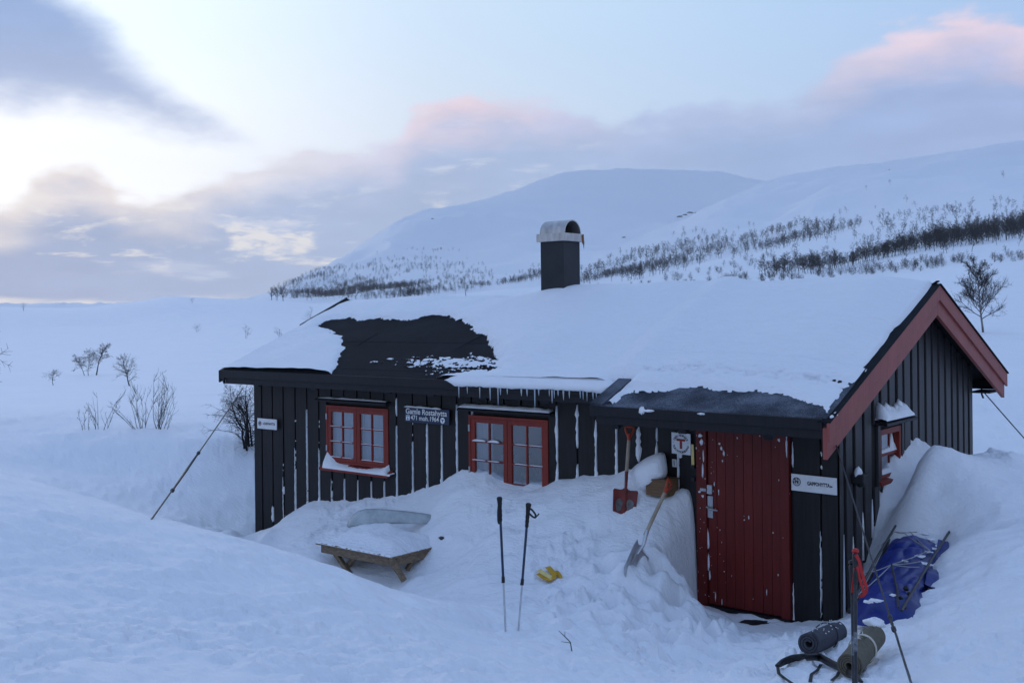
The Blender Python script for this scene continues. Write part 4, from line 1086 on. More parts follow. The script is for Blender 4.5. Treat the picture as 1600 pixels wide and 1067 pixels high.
for z in (1.269+.05, 1.502+.05): 
    for a, b in ((.07, .28), (.32, .5)): ledge(ps, (W2+a, WY-.004, z-.05), (W2+b, WY-.004, z-.05), .022, (.026 if z > 1.5 else .007), int(z*90+a*10), 'x', .5)
    for a, b in ((.74, .93), (.96, 1.16)): ledge(ps, (W2+a, WY-.004, z-.05), (W2+b, WY-.004, z-.05), .016, .007, int(z*90+a*10), 'x', .8)
for zz in (-.006, .210, .417):
    for a, b in ((.09, .30), (.33, .54), (.72, .92), (.95, 1.15)): ledge(ps, (W1+a, WY-.002, WBt+.075+zz), (W1+b, WY-.002, WBt+.075+zz), .012, .0045, int(zz*90+a*10), 'x', .6)
# name sign's rim of snow
a, b = onY(633, 635, WY-.05), onY(690, 639.4, WY-.05); ledge(ps, a, b, .02, .018, 8, 'x', .9)
# gable: hood, bar, sill, lantern, board ends
ledge(ps, (XR, GW0-.14, GWT+.112), (XR, GW1+.08, GWT+.112), .125, .13, 11, 'y', .9)
ledge(ps, (XR, GW0-.10, GWT+.18), (XR, GW1+.02, GWT+.18), .06, .10, 12, 'y', 1.2)
yy_ = np.linspace(GW0+.05, GW1-.052, 40); q_ = []
for y_ in yy_:
    t_ = (y_-GW0-.05)/(GW1-GW0-.1); h_ = .03+.17*math.exp(-((t_-.80)/.10)**2)+.03*t_; q_ += [(XR-.056, y_, zm+.016), (XR-.056, y_, zm+.016+h_), (XR-.045, y_, zm+.016+h_*.5), (XR-.034, y_, zm+.016)]
ps.add(q_, [(4*i+j, 4*i+j+1, 4*i+j+5, 4*i+j+4) for i in range(39) for j in range(3)])
ledge(ps, (XR-.05, GW0+.05, GWB+.045), (XR-.05, GW1-.05, GWB+.045), .05, .05, 14, 'y', .6)
p = onX(1341, 741, XR+.06); ps.blob(p+(0, .0, .02), (.035, .06, .055), 5, .2, 10, 6)
# bargeboard crumbs, porch fascia crumb, door step
for px, py, X in ((1300, 652, XB), (1306, 647, XB), (1296, 660, XB-.1)): ps.blob(onX(px, py, X), (.02, .03, .02), int(px), .3, 8, 5)
for px, w, h in ((1003, .035, .035), (1012, .08, .012), (1096, .04, .010)): ps.blob(onY(px, 641+(px-1000)*.055, YP-.03), (w, .02, h), int(px), .4, 12, 6)
o = ps.build('packed_snow', M['snow'], None, True); tag(o, 'snow packed by wind into the board gaps, ledges and door frame of the cabin', 'snow', None, 'stuff')
o['kind'] = 'stuff'
# snow bank on the sill of the left window
sb = MB()
n = 60; V = []
a = onY(504, 737, WY-.1)[0]; b = onY(609, 745, WY-.1)[0]
for i in range(n+1):
    t = i/n; x = a+(b-a)*t
    hl = .12*max(0, 1-t/.16)**1.6+.105-.055*sin(pi*min(1, max(0, (t-.1)/.8)))**.7+.05*max(0, (t-.78)/.22)**1.5
    hl *= min(1, (1-t)*14+.15); hl += .008*float(perlin(np.array([t*22]), np.array([3.])))
    if x > W1+WW+.01: hl = min(hl, .03)
    if x < W1-.02: hl *= max(.1, 1-(W1-.02-x)/.16)
    zb0 = WBt-.088
    yb_ = WY+.012 if W1+.04 < x < W1+WW-.04 else WY-.004
    V += [(x, yb_, zb0+hl), (x, WY-.045, zb0+hl*.72), (x, WY-.09, zb0+hl*.30+.008), (x, WY-.106, zb0+.004), (x, WY-.106, zb0-.004)]
sb.add(V, [(5*i+j, 5*i+j+1, 5*i+j+6, 5*i+j+5) for i in range(n) for j in range(4)])
o = sb.build('sill_snow', M['snow'], None, True); tag(o, 'bank of snow resting on the red sill of the left window', 'snow'); o['kind'] = 'stuff'

# ------------------------------------------------------------------ icicles along the eave
M['icicle'] = simple('icicle_ice', (.50, .56, .62), .15, 0, .1, 30)
r = random.Random(12)
ic = [(717, 16), (730, 8), (750, 15), (766, 18), (778, 26), (782, 8), (793, 6), (815, 8), (824, 8), (836, 29), (842, 6), (858, 6), (863, 17), (866, 9), (880, 11), (890, 8), (907, 7), (911, 9), (917, 11), (927, 8), (932, 5), (872, 5), (1229, 12)]
for px, ln in ic:
    py = 606+(px-690)*.042
    if px > 1000: py = 684
    p = onY(px, py, YE-.035 if px < 1000 else WY-.06); L = ln*p[1]/.85/F_PX*1.05
    m = MB(); q = p+np.array([r.uniform(-.004, .004), 0, 0]); k0 = r.uniform(.005, .009)
    m.tube([q+(0, 0, .03), q+(0, 0, -.0), q-(0, 0, L*.35), q-(0, 0, L*.7), q-(0, 0, L)], [k0*1.3, k0, k0*.75, k0*.5, .0015], 7)
    o = m.build('icicle', M['icicle'], None, True)
    tag(o, 'thin clear icicle hanging from the snowy eave above the right front window' if px < 1000 else 'single icicle hanging over the right side of the red door', 'icicle', 'icicles under the eave' if px < 1000 else None)
# ------------------------------------------------------------------ helpers that find where a line of sight meets the snow
def hit(px, py, d0=4., d1=40.):
    dd = np.arange(d0, d1, .02); P = EYE+ray(px, py)*dd[:, None]
    g = ground(P[:, 0], P[:, 1])
    i = int(np.argmax(P[:, 2] < g)); p = P[i].copy(); p[2] = g[i]; return p
def onZ(px, py, z):
    r = ray(px, py); return EYE+r*((z-CZ)/r[2])
def onground(px, dep):
    p = EYE+_F*dep+_R*((px-800)/F_PX*dep); p[2] = zg(p[0], p[1]); return p

# ------------------------------------------------------------------ table half buried in the drift
zt_ = float(at(612, 870, 11.95)[2])
tf, tl, tr = onZ(612, 870, zt_), onZ(500, 846, zt_), onZ(675, 852.5, zt_)
ux, uy = nrm(tl-tf), np.array([0, 1., 0]); ux = np.array([-1., 0, 0]); LT = abs(tl[0]-tf[0]); DTb = abs(tr[1]-tf[1]); 
tx0, tx1, ty0, ty1 = tf[0]-LT, tf[0], tf[1], tf[1]+DTb
table = empty('picnic_table', ((tx0+tx1)/2, (ty0+ty1)/2, zt_-.35), 'weathered low wooden table standing in the dip before the left window', 'table')
m = MB(); nb = 5
for i in range(nb):
    a = ty0+(ty1-ty0)*i/nb; b = ty0+(ty1-ty0)*(i+1)/nb
    m.box((tx0-.03, a+.004, zt_-.028), (tx1+.02, b-.004, zt_))
m.build('table_top', M['wood'], table, bevel=.004)
for nme, a, b in (('rail', (tx0+.04, ty0+.03, zt_-.12), (tx1-.03, ty0+.065, zt_-.03)), ('rail', (tx0+.04, ty1-.065, zt_-.12), (tx1-.03, ty1-.03, zt_-.03)), ('rail', (tx1-.032, ty0+.066, zt_-.12), (tx1+.002, ty1-.066, zt_-.03)), ('rail', (tx0+.04, ty0+.066, zt_-.12), (tx0+.07, ty1-.066, zt_-.03))):
    m = MB(); m.box(a, b); m.build(nme, M['wood'], table, bevel=.004)
yl = ty0+.10
def leg(p, q, w=.055, h=.05, up=(0, 1, 0)):
    p = np.array(p); q = np.array(q); m = MB(); m.bar(p, q+(q-p)*.6, w, h, up); m.build('leg', M['wood'], table, bevel=.004)
leg(onY(520, 858, yl), onY(540, 887, yl)); leg(onY(558, 866, yl+.06), onY(541, 887, yl+.06))
leg(onX(611, 872, tx1-.02), onX(624, 894, tx1+.06), .06, .045, (1, 0, 0)); leg(onX(605, 870, tx1-.10), onX(620, 890, tx1-.06), .05, .045, (1, 0, 0))
leg(onX(650, 866, tx1-.08), onX(641, 881, tx1-.08), .05, .045, (1, 0, 0)); leg(onX(655, 866, tx1-.16), onX(650, 878, tx1-.16), .05, .045, (1, 0, 0))
# the snow on it
nx, ny = 90, 60
u, v = np.meshgrid(np.linspace(0, 1, nx), np.linspace(0, 1, ny))
X = tx0-.025+u*(tx1-tx0+.04); Y = ty0-.0+v*(ty1-ty0+.22)
ed_ = np.minimum(np.minimum(u*1.25, (1-u)*1.25), np.minimum(v*.9, (1-v)*.9))
H = .16*sstep(ed_, -.02, .30)*(.55+.45*v)+.06*sstep(ed_, .03, .3)*sstep(u, .62, .50)*sstep(v, .15, .6)+.016*fbm(X/.15, Y/.15, 3)*sstep(ed_, 0, .1)
H = np.where(ed_ < .004, -.01, np.maximum(H, .004+.010*sstep(perlin(X/.07, Y/.2), -.35, .1)))
H = np.where((ed_ < .09) & (perlin(X/.09+4, Y/.03) > .28), -.01, H)
V = np.stack([X, Y, zt_+.001+H], -1).reshape(-1, 3); i, j = np.meshgrid(np.arange(ny-1), np.arange(nx-1), indexing='ij')
o = from_arrays('table_snow', V, [np.stack([i*nx+j, i*nx+j+1, (i+1)*nx+j+1, (i+1)*nx+j], -1).reshape(-1, 4)], M['snow'], None, True)
tag(o, 'mound of snow heaped on top of the low wooden table', 'snow'); o['kind'] = 'stuff'
# glazed slab behind it
topc = [(543, 822), (547, 812), (553, 804), (561, 798.5), (572, 795.8), (590, 795.5), (615, 797.5), (640, 800), (662, 803), (680, 806.5), (692, 811)]
botc = [(544, 824), (554, 822), (564, 820), (574, 819), (588, 818), (602, 818), (620, 818), (640, 818), (658, 818), (676, 817), (692, 812)]
dpt = 13.05; V = []; nr_ = 7
for (a, b), (c, d) in zip(topc, botc):
    for k in range(nr_):
        t = k/(nr_-1); p = at(a+(c-a)*t, b+(d-b)*t, dpt-.02-.10*sin(t*pi*.5)); V.append(p)
m = MB(); nC = len(topc); m.add(V, [(i*nr_+k, i*nr_+k+1, (i+1)*nr_+k+1, (i+1)*nr_+k) for i in range(nC-1) for k in range(nr_-1)])
o = m.build('ice_slab', M['ice'], None, True); so = o.modifiers.new('thick', 'SOLIDIFY'); so.thickness = .03; so.offset = 0
tag(o, 'curved grey green slab of ice poking out of the drift behind the table', 'ice')
ob = MB(); pb = hit(690, 842); ob.blob(pb+(0, 0, .005), (.04, .02, .02), 4, .3, 10, 6)
o = ob.build('stone', M['rock'], None, True); tag(o, 'small dark stone showing through snow right of the table', 'stone')

# ------------------------------------------------------------------ walking poles
M['pole_blue'] = simple('dark_blue_pole', (.035, .05, .085), .35, .5, .2, 30)
M['cork'] = simple('black_foam_grip', (.012, .012, .014), .8)
def trek_pole(base, top, label, strap_dir, loop):
    base = np.array(base); top = np.array(top); d = nrm(top-base); L = np.linalg.norm(top-base)
    e = empty('trekking_pole', base, label, 'trekking pole', 'trekking poles')
    P = lambda t: base+d*L*t
    m = MB(); m.tube([base-d*.12, P(.38)], [.0078, .0078], 10); m.build('lower_shaft', M['alu'], e, True)
    m = MB(); m.tube([P(.375), P(.84)], [.0100, .0100], 10); m.build('upper_shaft', M['pole_blue'], e, True)
    m = MB(); m.lathe(P(.365), d, [(0, .009), (.004, .013), (.045, .013), (.05, .009)], 12)
    sd = nrm(np.cross(d, _F)); m.box(P(.37)+sd*.006-np.array([.006]*3), P(.37)+sd*.022+np.array([.008]*3)); m.build('clamp', M['black'], e, True)
    m = MB(); m.lathe(P(.83), d, [(0, .010), (.01, .0145), (.03, .013), (.045, .0155), (.065, .0135), (.08, .016), (.1, .014), (.125, .0165), (.15, .018), (.165, .021), (.178, .021), (.185, .014), (.187, .002)], 14)
    m.build('grip', M['cork'], e, True)
    s = strap_dir*_R; q = P(.83)+d*.15; N = 22; pts = []
    for i in range(N+1):
        a = i/N*2*pi; pts.append(q+s*loop[0]*(1-cos(a))/2-d*(loop[1]*(1-cos(a))/2)+s*loop[2]*sin(a)-(_F*.012*sin(a)))
    m = MB(); m.ribbon(pts, .014, _F, .003)
    if loop[0] > .04: m.ribbon([q+s*.055-d*.07, q+s*.075-d*.06, q+s*.085-d*.045], .010, _F, .004)
    m.build('strap', M['black'], e, True)
b1, b2 = hit(790, 988, 7), hit(810, 986, 7)
dp1 = float((b1-EYE)@_F); dp2 = float((b2-EYE)@_F)
trek_pole(b1, at(780.5, 779.5, dp1+.03), 'taller trekking pole stuck in the snow, strap hanging close to its grip', -1, (.012, .165, .010))
trek_pole(b2, at(825.5, 791, dp2-.02), 'shorter trekking pole leaning right, strap looped away from its grip', 1, (.055, .075, .022))

# yellow strap thrown on the snow
yp = hit(858, 904, 7); st_ = empty('yellow_strap', yp, 'bundle of folded yellow webbing lying on the snow in front of the cabin', 'strap')
fx, fy = _R, np.array([_F[0], _F[1], .0])
def lay(pts, w, m_, nm):
    q = [yp+fx*a+fy*b+np.array([0, 0, c+.012]) for a, b, c in pts]
    k = MB(); P = np.array(q); 
    tt = np.linspace(0, len(P)-1, len(P)*5); P2 = np.stack([np.interp(tt, np.arange(len(P)), P[:, i]) for i in range(3)], -1)
    k.ribbon(P2, w, (0.15, -.35, 1), .005); k.build(nm, m_, st_, True)
lay([(-.10, .10, .05), (-.05, .0, .035), (.0, -.10, .03), (.03, -.14, .02)], .05, M['yellow_pale'], 'webbing')
lay([(-.03, .16, .06), (-.01, .08, .085), (.02, -.01, .07), (.06, -.07, .03)], .055, M['yellow'], 'webbing')
lay([(-.11, .07, .02), (-.06, -.06, .012), (-.0, -.15, .01), (.05, -.13, .03), (.04, -.04, .05), (.08, .02, .05), (.10, -.03, .03), (.115, -.12, .015)], .04, M['yellow'], 'webbing')

# ------------------------------------------------------------------ shovels
def dgrip(mb, p, d, side, w, l):
    """D handle that ends at p, shaft direction d"""
    pts = []
    for i in range(13):
        t = i/12; a = pi*(.0+t)
        pts.append(p-d*l+side*(-cos(a))*w/2*(.35+.65*sin(min(1, t*4, (1-t)*4)*pi/2))+d*l*min(1, 4*t, 4*(1-t))**.8)
    mb.tube(pts, [.013]*13, 8); mb.lathe(p-d*(l+.075), d, [(0, .018), (.04, .021), (.075, .03), (.09, .022)], 12)
def shovel(base, top, side, blade_w, blade_l, label, mb_, mg, aluneck, patch=False):
    base, top = np.array(base), np.array(top); d = nrm(top-base); side = nrm(side-d*np.dot(side, d)); n = np.cross(d, side); n = -n if n@_F > 0 else n
    L = np.linalg.norm(top-base); e = empty('snow_shovel', base, label, 'shovel', 'snow shovels')
    nu, nv = 25, 19; V = []; 
    for j in range(nv):
        v_ = j/(nv-1); w = blade_w*(.90+.10*v_)
        for i in range(nu):
            u_ = -1+2*i/(nu-1)
            c = n*(-.045*u_*u_*-1)*1.0
            rib = n*(-.014*math.exp(-(u_/.13)**2)*(1-.3*(1-v_)))
            edge = d*(blade_l*.035*(1-v_)*cos(u_*pi)*-1)
            top_ = d*(-.02*(abs(u_) > .93)*(v_ > .9)+.03*v_*math.exp(-(u_/.2)**2))
            V.append(base+side*u_*w/2+d*blade_l*v_+n*(.035*u_*u_)-rib+edge+top_+n*(.05*max(0, v_-.75)))
    F = [(j*nu+i, j*nu+i+1, (j+1)*nu+i+1, (j+1)*nu+i) for j in range(nv-1) for i in range(nu-1)]
    m = MB(); m.add(V, F); o = m.build('blade', mb_, e, True); so = o.modifiers.new('thick', 'SOLIDIFY'); so.thickness = .004; so.offset = 0
    if patch:
        for s in (-1, 1):
            m = MB(); q = []
            for a in range(14):
                t = a/14*2*pi; uu = s*.48+.30*cos(t)*(1+.15*sin(3*t)); vv = .34+.30*sin(t)*(1+.1*cos(2*t+s))
                q.append(base+side*uu*blade_w*.92/2+d*blade_l*vv+n*(.035*uu*uu+.006))
            c = np.mean(q, 0)-n*.002; m.add(q+[c], [(i, (i+1) % 14, 14) for i in range(14)]); m.build('worn_patch', M['wear'], o)
    k = base+d*blade_l*.78
    m = MB(); m.tube([k+n*.012, base+d*(blade_l+.04)+n*.03, base+d*(blade_l+.20)], [.012, .016, .0195], 12); m.build('socket', M['alu'] if aluneck else mb_, e, True)
    m = MB(); m.tube([base+d*(blade_l+.15), top-d*.15], [.019, .019], 12); m.build('shaft', M['wood_pale'], e, True)
    m = MB(); dgrip(m, top, d, side, .115, .09); m.build('grip', mg, e, True)
    return e
M['wear'] = simple('bare_worn_metal', (.13, .125, .125), .5, .3, .3, 25)
s1 = hit(974.5, 801, 8); t1 = onY(984, 667, WY-.09)
shovel(s1-(0, 0, .02), t1, _R+np.array([0, 0, -.06]), .265, .25, 'upright snow shovel with a worn red blade leaning against the dark wall', M['red_blade'], M['red_plastic'], False, True)
s2 = hit(978, 903, 8); t2 = at(1047, 752, 10.75)
shovel(s2-(0, 0, .03), t2, nrm(_R*.62+_F*.78+np.array([0, 0, .1])), .32, .33, 'slanting snow shovel with an aluminium blade and red grip leaning on the wall box', M['alu'], M['red_plastic'], True)

M['wood_brown'] = simple('brown_wood', (.15, .085, .04), .7, 0, .4, 6, .3, (1, 3, 14))
# box on the wall and the snow piled on it
bx0, bx1 = float(onY(1020, 760, WY-.1)[0]), float(onY(1053, 760, WY-.1)[0]); bz1, bz0 = float(onY(1053, 751, WY-.2)[2]), float(onY(1053, 777, WY-.2)[2])
wb = empty('wall_box', ((bx0+bx1)/2, WY, bz0), 'brown wooden box fixed to the wall under a pile of snow', 'box')
m = MB(); m.box((bx0, WY-.24, bz0), (bx1, WY-.226, bz1-.012)); m.box((bx0, WY-.226, bz0), (bx0+.014, WY-.003, bz1-.012)); m.box((bx1-.014, WY-.226, bz0), (bx1, WY-.003, bz1-.012)); m.build('box_body', M['wood_brown'], wb, bevel=.003)
m = MB(); m.box((bx0-.02, WY-.26, bz1-.010), (bx1+.015, WY-.003, bz1+.006)); m.build('lid', M['wood_brown'], wb, bevel=.003)
m = MB()
sil = np.array([(985, 752), (978, 744), (984, 735), (991, 728), (999, 722), (1008, 716), (1018, 711), (1028, 707), (1035, 706), (1039, 709), (1041, 718), (1042.5, 728), (1043, 737), (1041, 745), (1034, 749), (1026, 752), (1019, 760), (1012, 768), (994, 770)], float)
sil = np.concatenate([sil, sil[:1]]); tt = np.linspace(0, len(sil)-1, 73)[:-1]; sil = np.stack([np.interp(tt, np.arange(len(sil)), sil[:, k]) for k in (0, 1)], -1)
for _ in range(3): sil = (np.roll(sil, 1, 0)+2*sil+np.roll(sil, -1, 0))/4
cen = np.array([1014, 738.]); V = []; ns = len(sil); nl = 14
for j in range(nl):
    t = j/(nl-1); k_ = (1-t**3.0)**.5 if j < nl-1 else .02
    for i in range(ns):
        q = cen+(sil[i]-cen)*k_; p = onY(q[0], q[1], WY-.02-.27*t)
        p = onY(cen[0], cen[1], WY-.1)*0+np.array([p[0], p[1], p[2]]); p[2] += .012*float(perlin(np.array([p[0]*7]), np.array([p[2]*7+t])))
        V.append(p)
m.add(V, [(j*ns+i, j*ns+(i+1) % ns, (j+1)*ns+(i+1) % ns, (j+1)*ns+i) for j in range(nl-1) for i in range(ns)]+[tuple((nl-1)*ns+i for i in range(ns))])
o = m.build('snow_pile', M['snow'], None, True); tag(o, 'rounded pile of snow on the brown box beside the leaning shovels', 'snow'); o['kind'] = 'stuff'

# ------------------------------------------------------------------ sled, mats, belt, ski poles on the right
N_, F_ = hit(1382, 975, 6.), hit(1432, 858, 6.)
ax = nrm(F_-N_); sd_ = nrm(np.cross(ax, (0, 0, 1))); up_ = np.cross(sd_, ax); LS = np.linalg.norm(F_-N_)+.12
sled = empty('pulk_sled', N_, 'loaded pulk sled under a blue tarp with poles lashed along it', 'sled')
def S(u, v, h): return N_+ax*(v*LS-.04)+sd_*u*.255+up_*h
nu, nv = 56, 130; V = []; uu, vv = np.meshgrid(np.linspace(-1, 1, nu), np.linspace(0, 1, nv))
end = np.minimum(1, np.minimum(vv, 1-vv)*9)**.5
H = (.03+.145*(1-np.abs(uu)**3.2))*end*(1+.18*np.sin(vv*9+1)*.6)-.02
fold = np.abs(fbm(uu*.8+vv*2.6, vv*4-uu*1.0, 2, .45))
H += .05*(fold-.25)*end+.004*fbm(uu*4, vv*16, 3)*end
H -= .025*(np.exp(-((vv-.30)/.02)**2)+np.exp(-((vv-.72)/.02)**2))
wid = 1+.06*fbm(vv*6, uu*0+2, 2)
P3 = N_[None, None]+ax*(vv*LS-.04)[..., None]+sd_*(uu*wid*.255*(.82+.18*end))[..., None]+up_*H[..., None]
i, j = np.meshgrid(np.arange(nv-1), np.arange(nu-1), indexing='ij')
from_arrays('tarp', P3.reshape(-1, 3), [np.stack([i*nu+j, i*nu+j+1, (i+1)*nu+j+1, (i+1)*nu+j], -1).reshape(-1, 4)], M['tarp'], sled, True)
m = MB(); hull = []
for k in range(13): hull.append(S(-1.0, k/12*.96+.02, .0)+up_*(.06*(abs(k/12-.5)*2)**4))
m.tube(hull, .018, 6); m.tube([q+sd_*.51 for q in hull], .018, 6); m.build('hull_rim', M['black'], sled, True)
for a, b in ((S(-.92, .04, .12), S(-.80, 1.03, .17)), (S(.55, -.06, .17), S(1.15, 1.04, .17))):
    m = MB(); m.tube([a, (a+b)/2+up_*.012, b], .0115, 8); m.build('shaft', M['steel_dark'] if 'steel_dark' in M else M['wire'], sled, True)
def rope(pts, r_=.0045, nm='lashing', mm='rope', par=None):
    m = MB(); P = []
    for a, b in zip(pts[:-1], pts[1:]):
        for t in np.linspace(0, 1, 6)[:-1]: P.append(np.array(a)*(1-t)+np.array(b)*t-np.array([0, 0, .008*sin(pi*t)]))
    P.append(pts[-1]); m.tube(P, r_, 6); m.build(nm, M[mm], sled if par is None else par, True)
hub1, hub2, hub3 = S(-.25, .42, .185), S(-.72, .93, .17), S(.72, .66, .185)
rope([S(-1.0, .36, .13), hub1, S(.62, .50, .185)]); rope([hub1, S(.60, .42, .185)]); rope([hub1, S(-.95, .08, .12)]); rope([hub1, hub3, S(-.2, .95, .17)]); rope([S(-1.0, .74, .14), hub2, S(.0, .99, .15)]); rope([hub2, S(-.35, .90, .18), hub3], .004)
rope([hub1, S(.25, .12, .19), S(.42, -.02, .16)], .009, 'lashing', 'wire')
for k, (u_, v_, h_, r0) in enumerate([(.45, .16, .18, .022), (.58, .12, .17, .018), (.40, .07, .17, .016), (.56, .02, .14, .018)]):
    m = MB(); m.blob(S(u_, v_, h_), (r0, r0*.8, r0*.8), k, .4, 8, 6); m.build('shackle', M['black'], sled, True)
m = MB(); r = random.Random(21)
for k, (u_, v_, a_) in enumerate([(.75, .86, .05), (.55, .90, .06), (.7, .80, .05), (.45, .62, .06), (.65, .56, .08), (.62, .72, .05), (-.25, .03, .06), (-.45, .02, .04), (.3, .95, .05), (.85, .95, .05), (.05, .52, .03), (.9, .45, .07), (.15, .10, .03)]):
    m.blob(S(u_, v_, .02+.14*(1-abs(u_)**3.2)), (a_*.8, a_*.5, .010), 50+k, .45, 18, 8)
o = m.build('sled_snow', M['snow'], None, True); tag(o, 'patches of snow lying on the blue tarp of the sled', 'snow'); o['kind'] = 'stuff'
m = MB(); m.box((-1, -1, -1), (1, 1, 1)); bg = np.concatenate(m.V)
m = MB(); pts = [S(1.12, v_, .05+.03*math.sin(v_*30)) for v_ in np.linspace(.30, 1.0, 22)]
V = []
for k, p in enumerate(pts): V += [p+sd_*.05+up_*-.03, p+up_*(.04+.02*sin(k*2.1)), p-sd_*.08+up_*(.06+.015*cos(k*1.7))]
m.add(V, [(3*i+j, 3*i+j+1, 3*i+j+4, 3*i+j+3) for i in range(len(pts)-1) for j in range(2)]); m.build('tarp_flap', M['tarp'], sled, True)

def mat_roll(p, q, rad, m_, label, turns, cord_at, tail):
    p, q = np.array(p), np.array(q); d = nrm(q-p); a = nrm(np.cross(d, (0, 0, 1))); b = np.cross(a, d)
    e = empty('sleeping_mat', p-np.array([0, 0, rad]), label, 'sleeping mat', 'rolled sleeping mats')
    n = 150; th = np.linspace(.6, turns*2*pi, n); rr_ = rad*(.30+.70*th/th[-1]); tk = rad*.70/turns*.80; V = []
    for s_ in (p, q):
        for t, r0 in zip(th, rr_):
            wob = 1+.015*sin(3*t)
            V.append(s_+(a*cos(t)+b*sin(t))*r0*wob); V.append(s_+(a*cos(t)+b*sin(t))*(r0-tk)*wob)
    F = []
    for i in range(n-1):
        o0, i0, o1, i1 = 2*i, 2*i+1, 2*i+2, 2*i+3; z_ = 2*n
        F += [(o0, o1, o1+z_, o0+z_), (i1, i0, i0+z_, i1+z_), (o0, i0, i1, o1), (o0+z_, o1+z_, i1+z_, i0+z_)]
    F += [(0, 2*n, 2*n+1, 1), (2*n-2, 2*n-1, 4*n-1, 4*n-2)]
    m = MB(); m.add(V, F); m.build('mat', m_, e, True)
    L = np.linalg.norm(q-p); m = MB(); c = p+d*L*cord_at
    for off in ((0, .012) if tail else (0,)):
        m.tube([c+d*(off+.03*sin(t))+(a*cos(t)+b*sin(t))*(rad*1.012+.002) for t in np.linspace(0, 2*pi, 40)], .0045, 6)
    if tail:
        k = c+(a*-.35+b*.94)*(rad+.01) if (a@_R) > 0 else c+(a*.35+b*.94)*(rad+.01)
        for sgn in (1, -1):
            m.tube([k, k+d*.05*sgn+b*.018, k+d*.075*sgn+b*.004+_R*.02, k+d*.04*sgn+_R*.03-b*.01, k], .004, 6)
            m.tube([k, k+_R*.05*1-b*.03+d*.03*sgn, k+_R*.075-b*.09+d*.045*sgn], .004, 6)
    m.build('cord', M['cord'] if tail else M['foam_grey'], e, True)
    return e
r1 = .088
g1 = hit(1272, 1030, 5.5); m1p = at(1263, 1026, float((g1-EYE)@_F)); m1p[2] = zg(m1p[0], m1p[1])+r1*.86
m1q = at(1306, 988, float((g1-EYE)@_F)+.42); m1q[2] = max(zg(m1q[0], m1q[1])+r1*.8, m1q[2])
mat_roll(m1p, m1q, r1, M['foam_grey'], 'dark grey rolled foam mat lying nearest the door', 3.2, .62, False)
g2 = hit(1352, 1052, 5.2); m2p = at(1327, 1050, float((g2-EYE)@_F)-.02); m2p[2] = zg(m2p[0], m2p[1])+r1*.85
m2q = at(1364, 994, float((g2-EYE)@_F)+.50); m2q[2] = max(zg(m2q[0], m2q[1])+r1*.8, m2q[2])
mat_roll(m2p, m2q, r1*.98, M['foam_olive'], 'olive brown rolled mat tied with a pale cord at the foot of the sled', 4.2, .52, True)
# snow caught on the rolls
m = MB(); r = random.Random(4)
for k in range(34):
    t = r.random(); a_ = r.uniform(-.9, .9); p = m1p+(m1q-m1p)*t; d = nrm(m1q-m1p); A_ = nrm(np.cross(d, (0, 0, 1))); B_ = np.cross(A_, d)
    m.blob(p+(A_*sin(a_)+B_*cos(a_))*r1*1.01, (r.uniform(.003, .008),)*2+(.004,), k, .3, 6, 4)
m.blob(m2q+(0, 0, r1*.9)+nrm(m2q-m2p)*.05, (.08, .06, .03), 3, .3, 20, 10)
o = m.build('mat_snow', M['snow'], None, True); tag(o, 'crumbs of snow caught on the two rolled mats', 'snow'); o['kind'] = 'stuff'
# hip belt
bp = [(1214, 1049), (1222, 1040), (1236, 1033), (1256, 1031), (1280, 1035), (1300, 1043), (1318, 1052), (1334, 1060), (1345, 1070)]
Pb = []
for px, py in bp:
    q = hit(px, py+4, 5.0); Pb.append(q+np.array([0, 0, .035]))
Pb = np.array(Pb); tt = np.linspace(0, len(Pb)-1, 60); Pb = np.stack([np.interp(tt, np.arange(len(Pb)), Pb[:, k]) for k in range(3)], -1)
for _ in range(6): Pb[1:-1] = (Pb[:-2]+2*Pb[1:-1]+Pb[2:])/4
belt = empty('hip_belt', Pb[30], 'black padded hip belt dropped on the snow in front of the rolled mats', 'belt')
m = MB(); n = len(Pb); w = .085*np.clip(np.minimum(np.arange(n), n-1-np.arange(n))/9+.35, 0, 1)
V = []; T = np.gradient(Pb, axis=0)
for k in range(n):
    upv = nrm(np.array([0, 0, 1.])*.75-_F*.65); t_ = nrm(T[k]); 
    for a in range(12):
        c_, s_ = cos(a/12*2*pi), sin(a/12*2*pi); V.append(Pb[k]+upv*(w[k]/2)*np.sign(c_)*abs(c_)**.6+nrm(np.cross(t_, upv))*.014*s_)
m.add(V, [(k*12+a, k*12+(a+1) % 12, (k+1)*12+(a+1) % 12, (k+1)*12+a) for k in range(n-1) for a in range(12)]+[tuple(range(12))[::-1], tuple((n-1)*12+a for a in range(12))])
m.build('padding', M['black'], belt, True)
def gpts(L, lift=.012): return [hit(a, b, 4.5)+np.array([0, 0, lift]) for a, b in L]
for L in ([(1215, 1047), (1217, 1058), (1226, 1066), (1240, 1072)], [(1283, 1040), (1277, 1050), (1268, 1058), (1266, 1068)], [(1311, 1052), (1308, 1060), (1300, 1066)]):
    P = np.array(gpts(L)); tt = np.linspace(0, len(P)-1, 16); P = np.stack([np.interp(tt, np.arange(len(P)), P[:, k]) for k in range(3)], -1)
    m = MB(); m.ribbon(P, .02, (0, 0, 1), .004); m.build('strap', M['black'], belt, True)
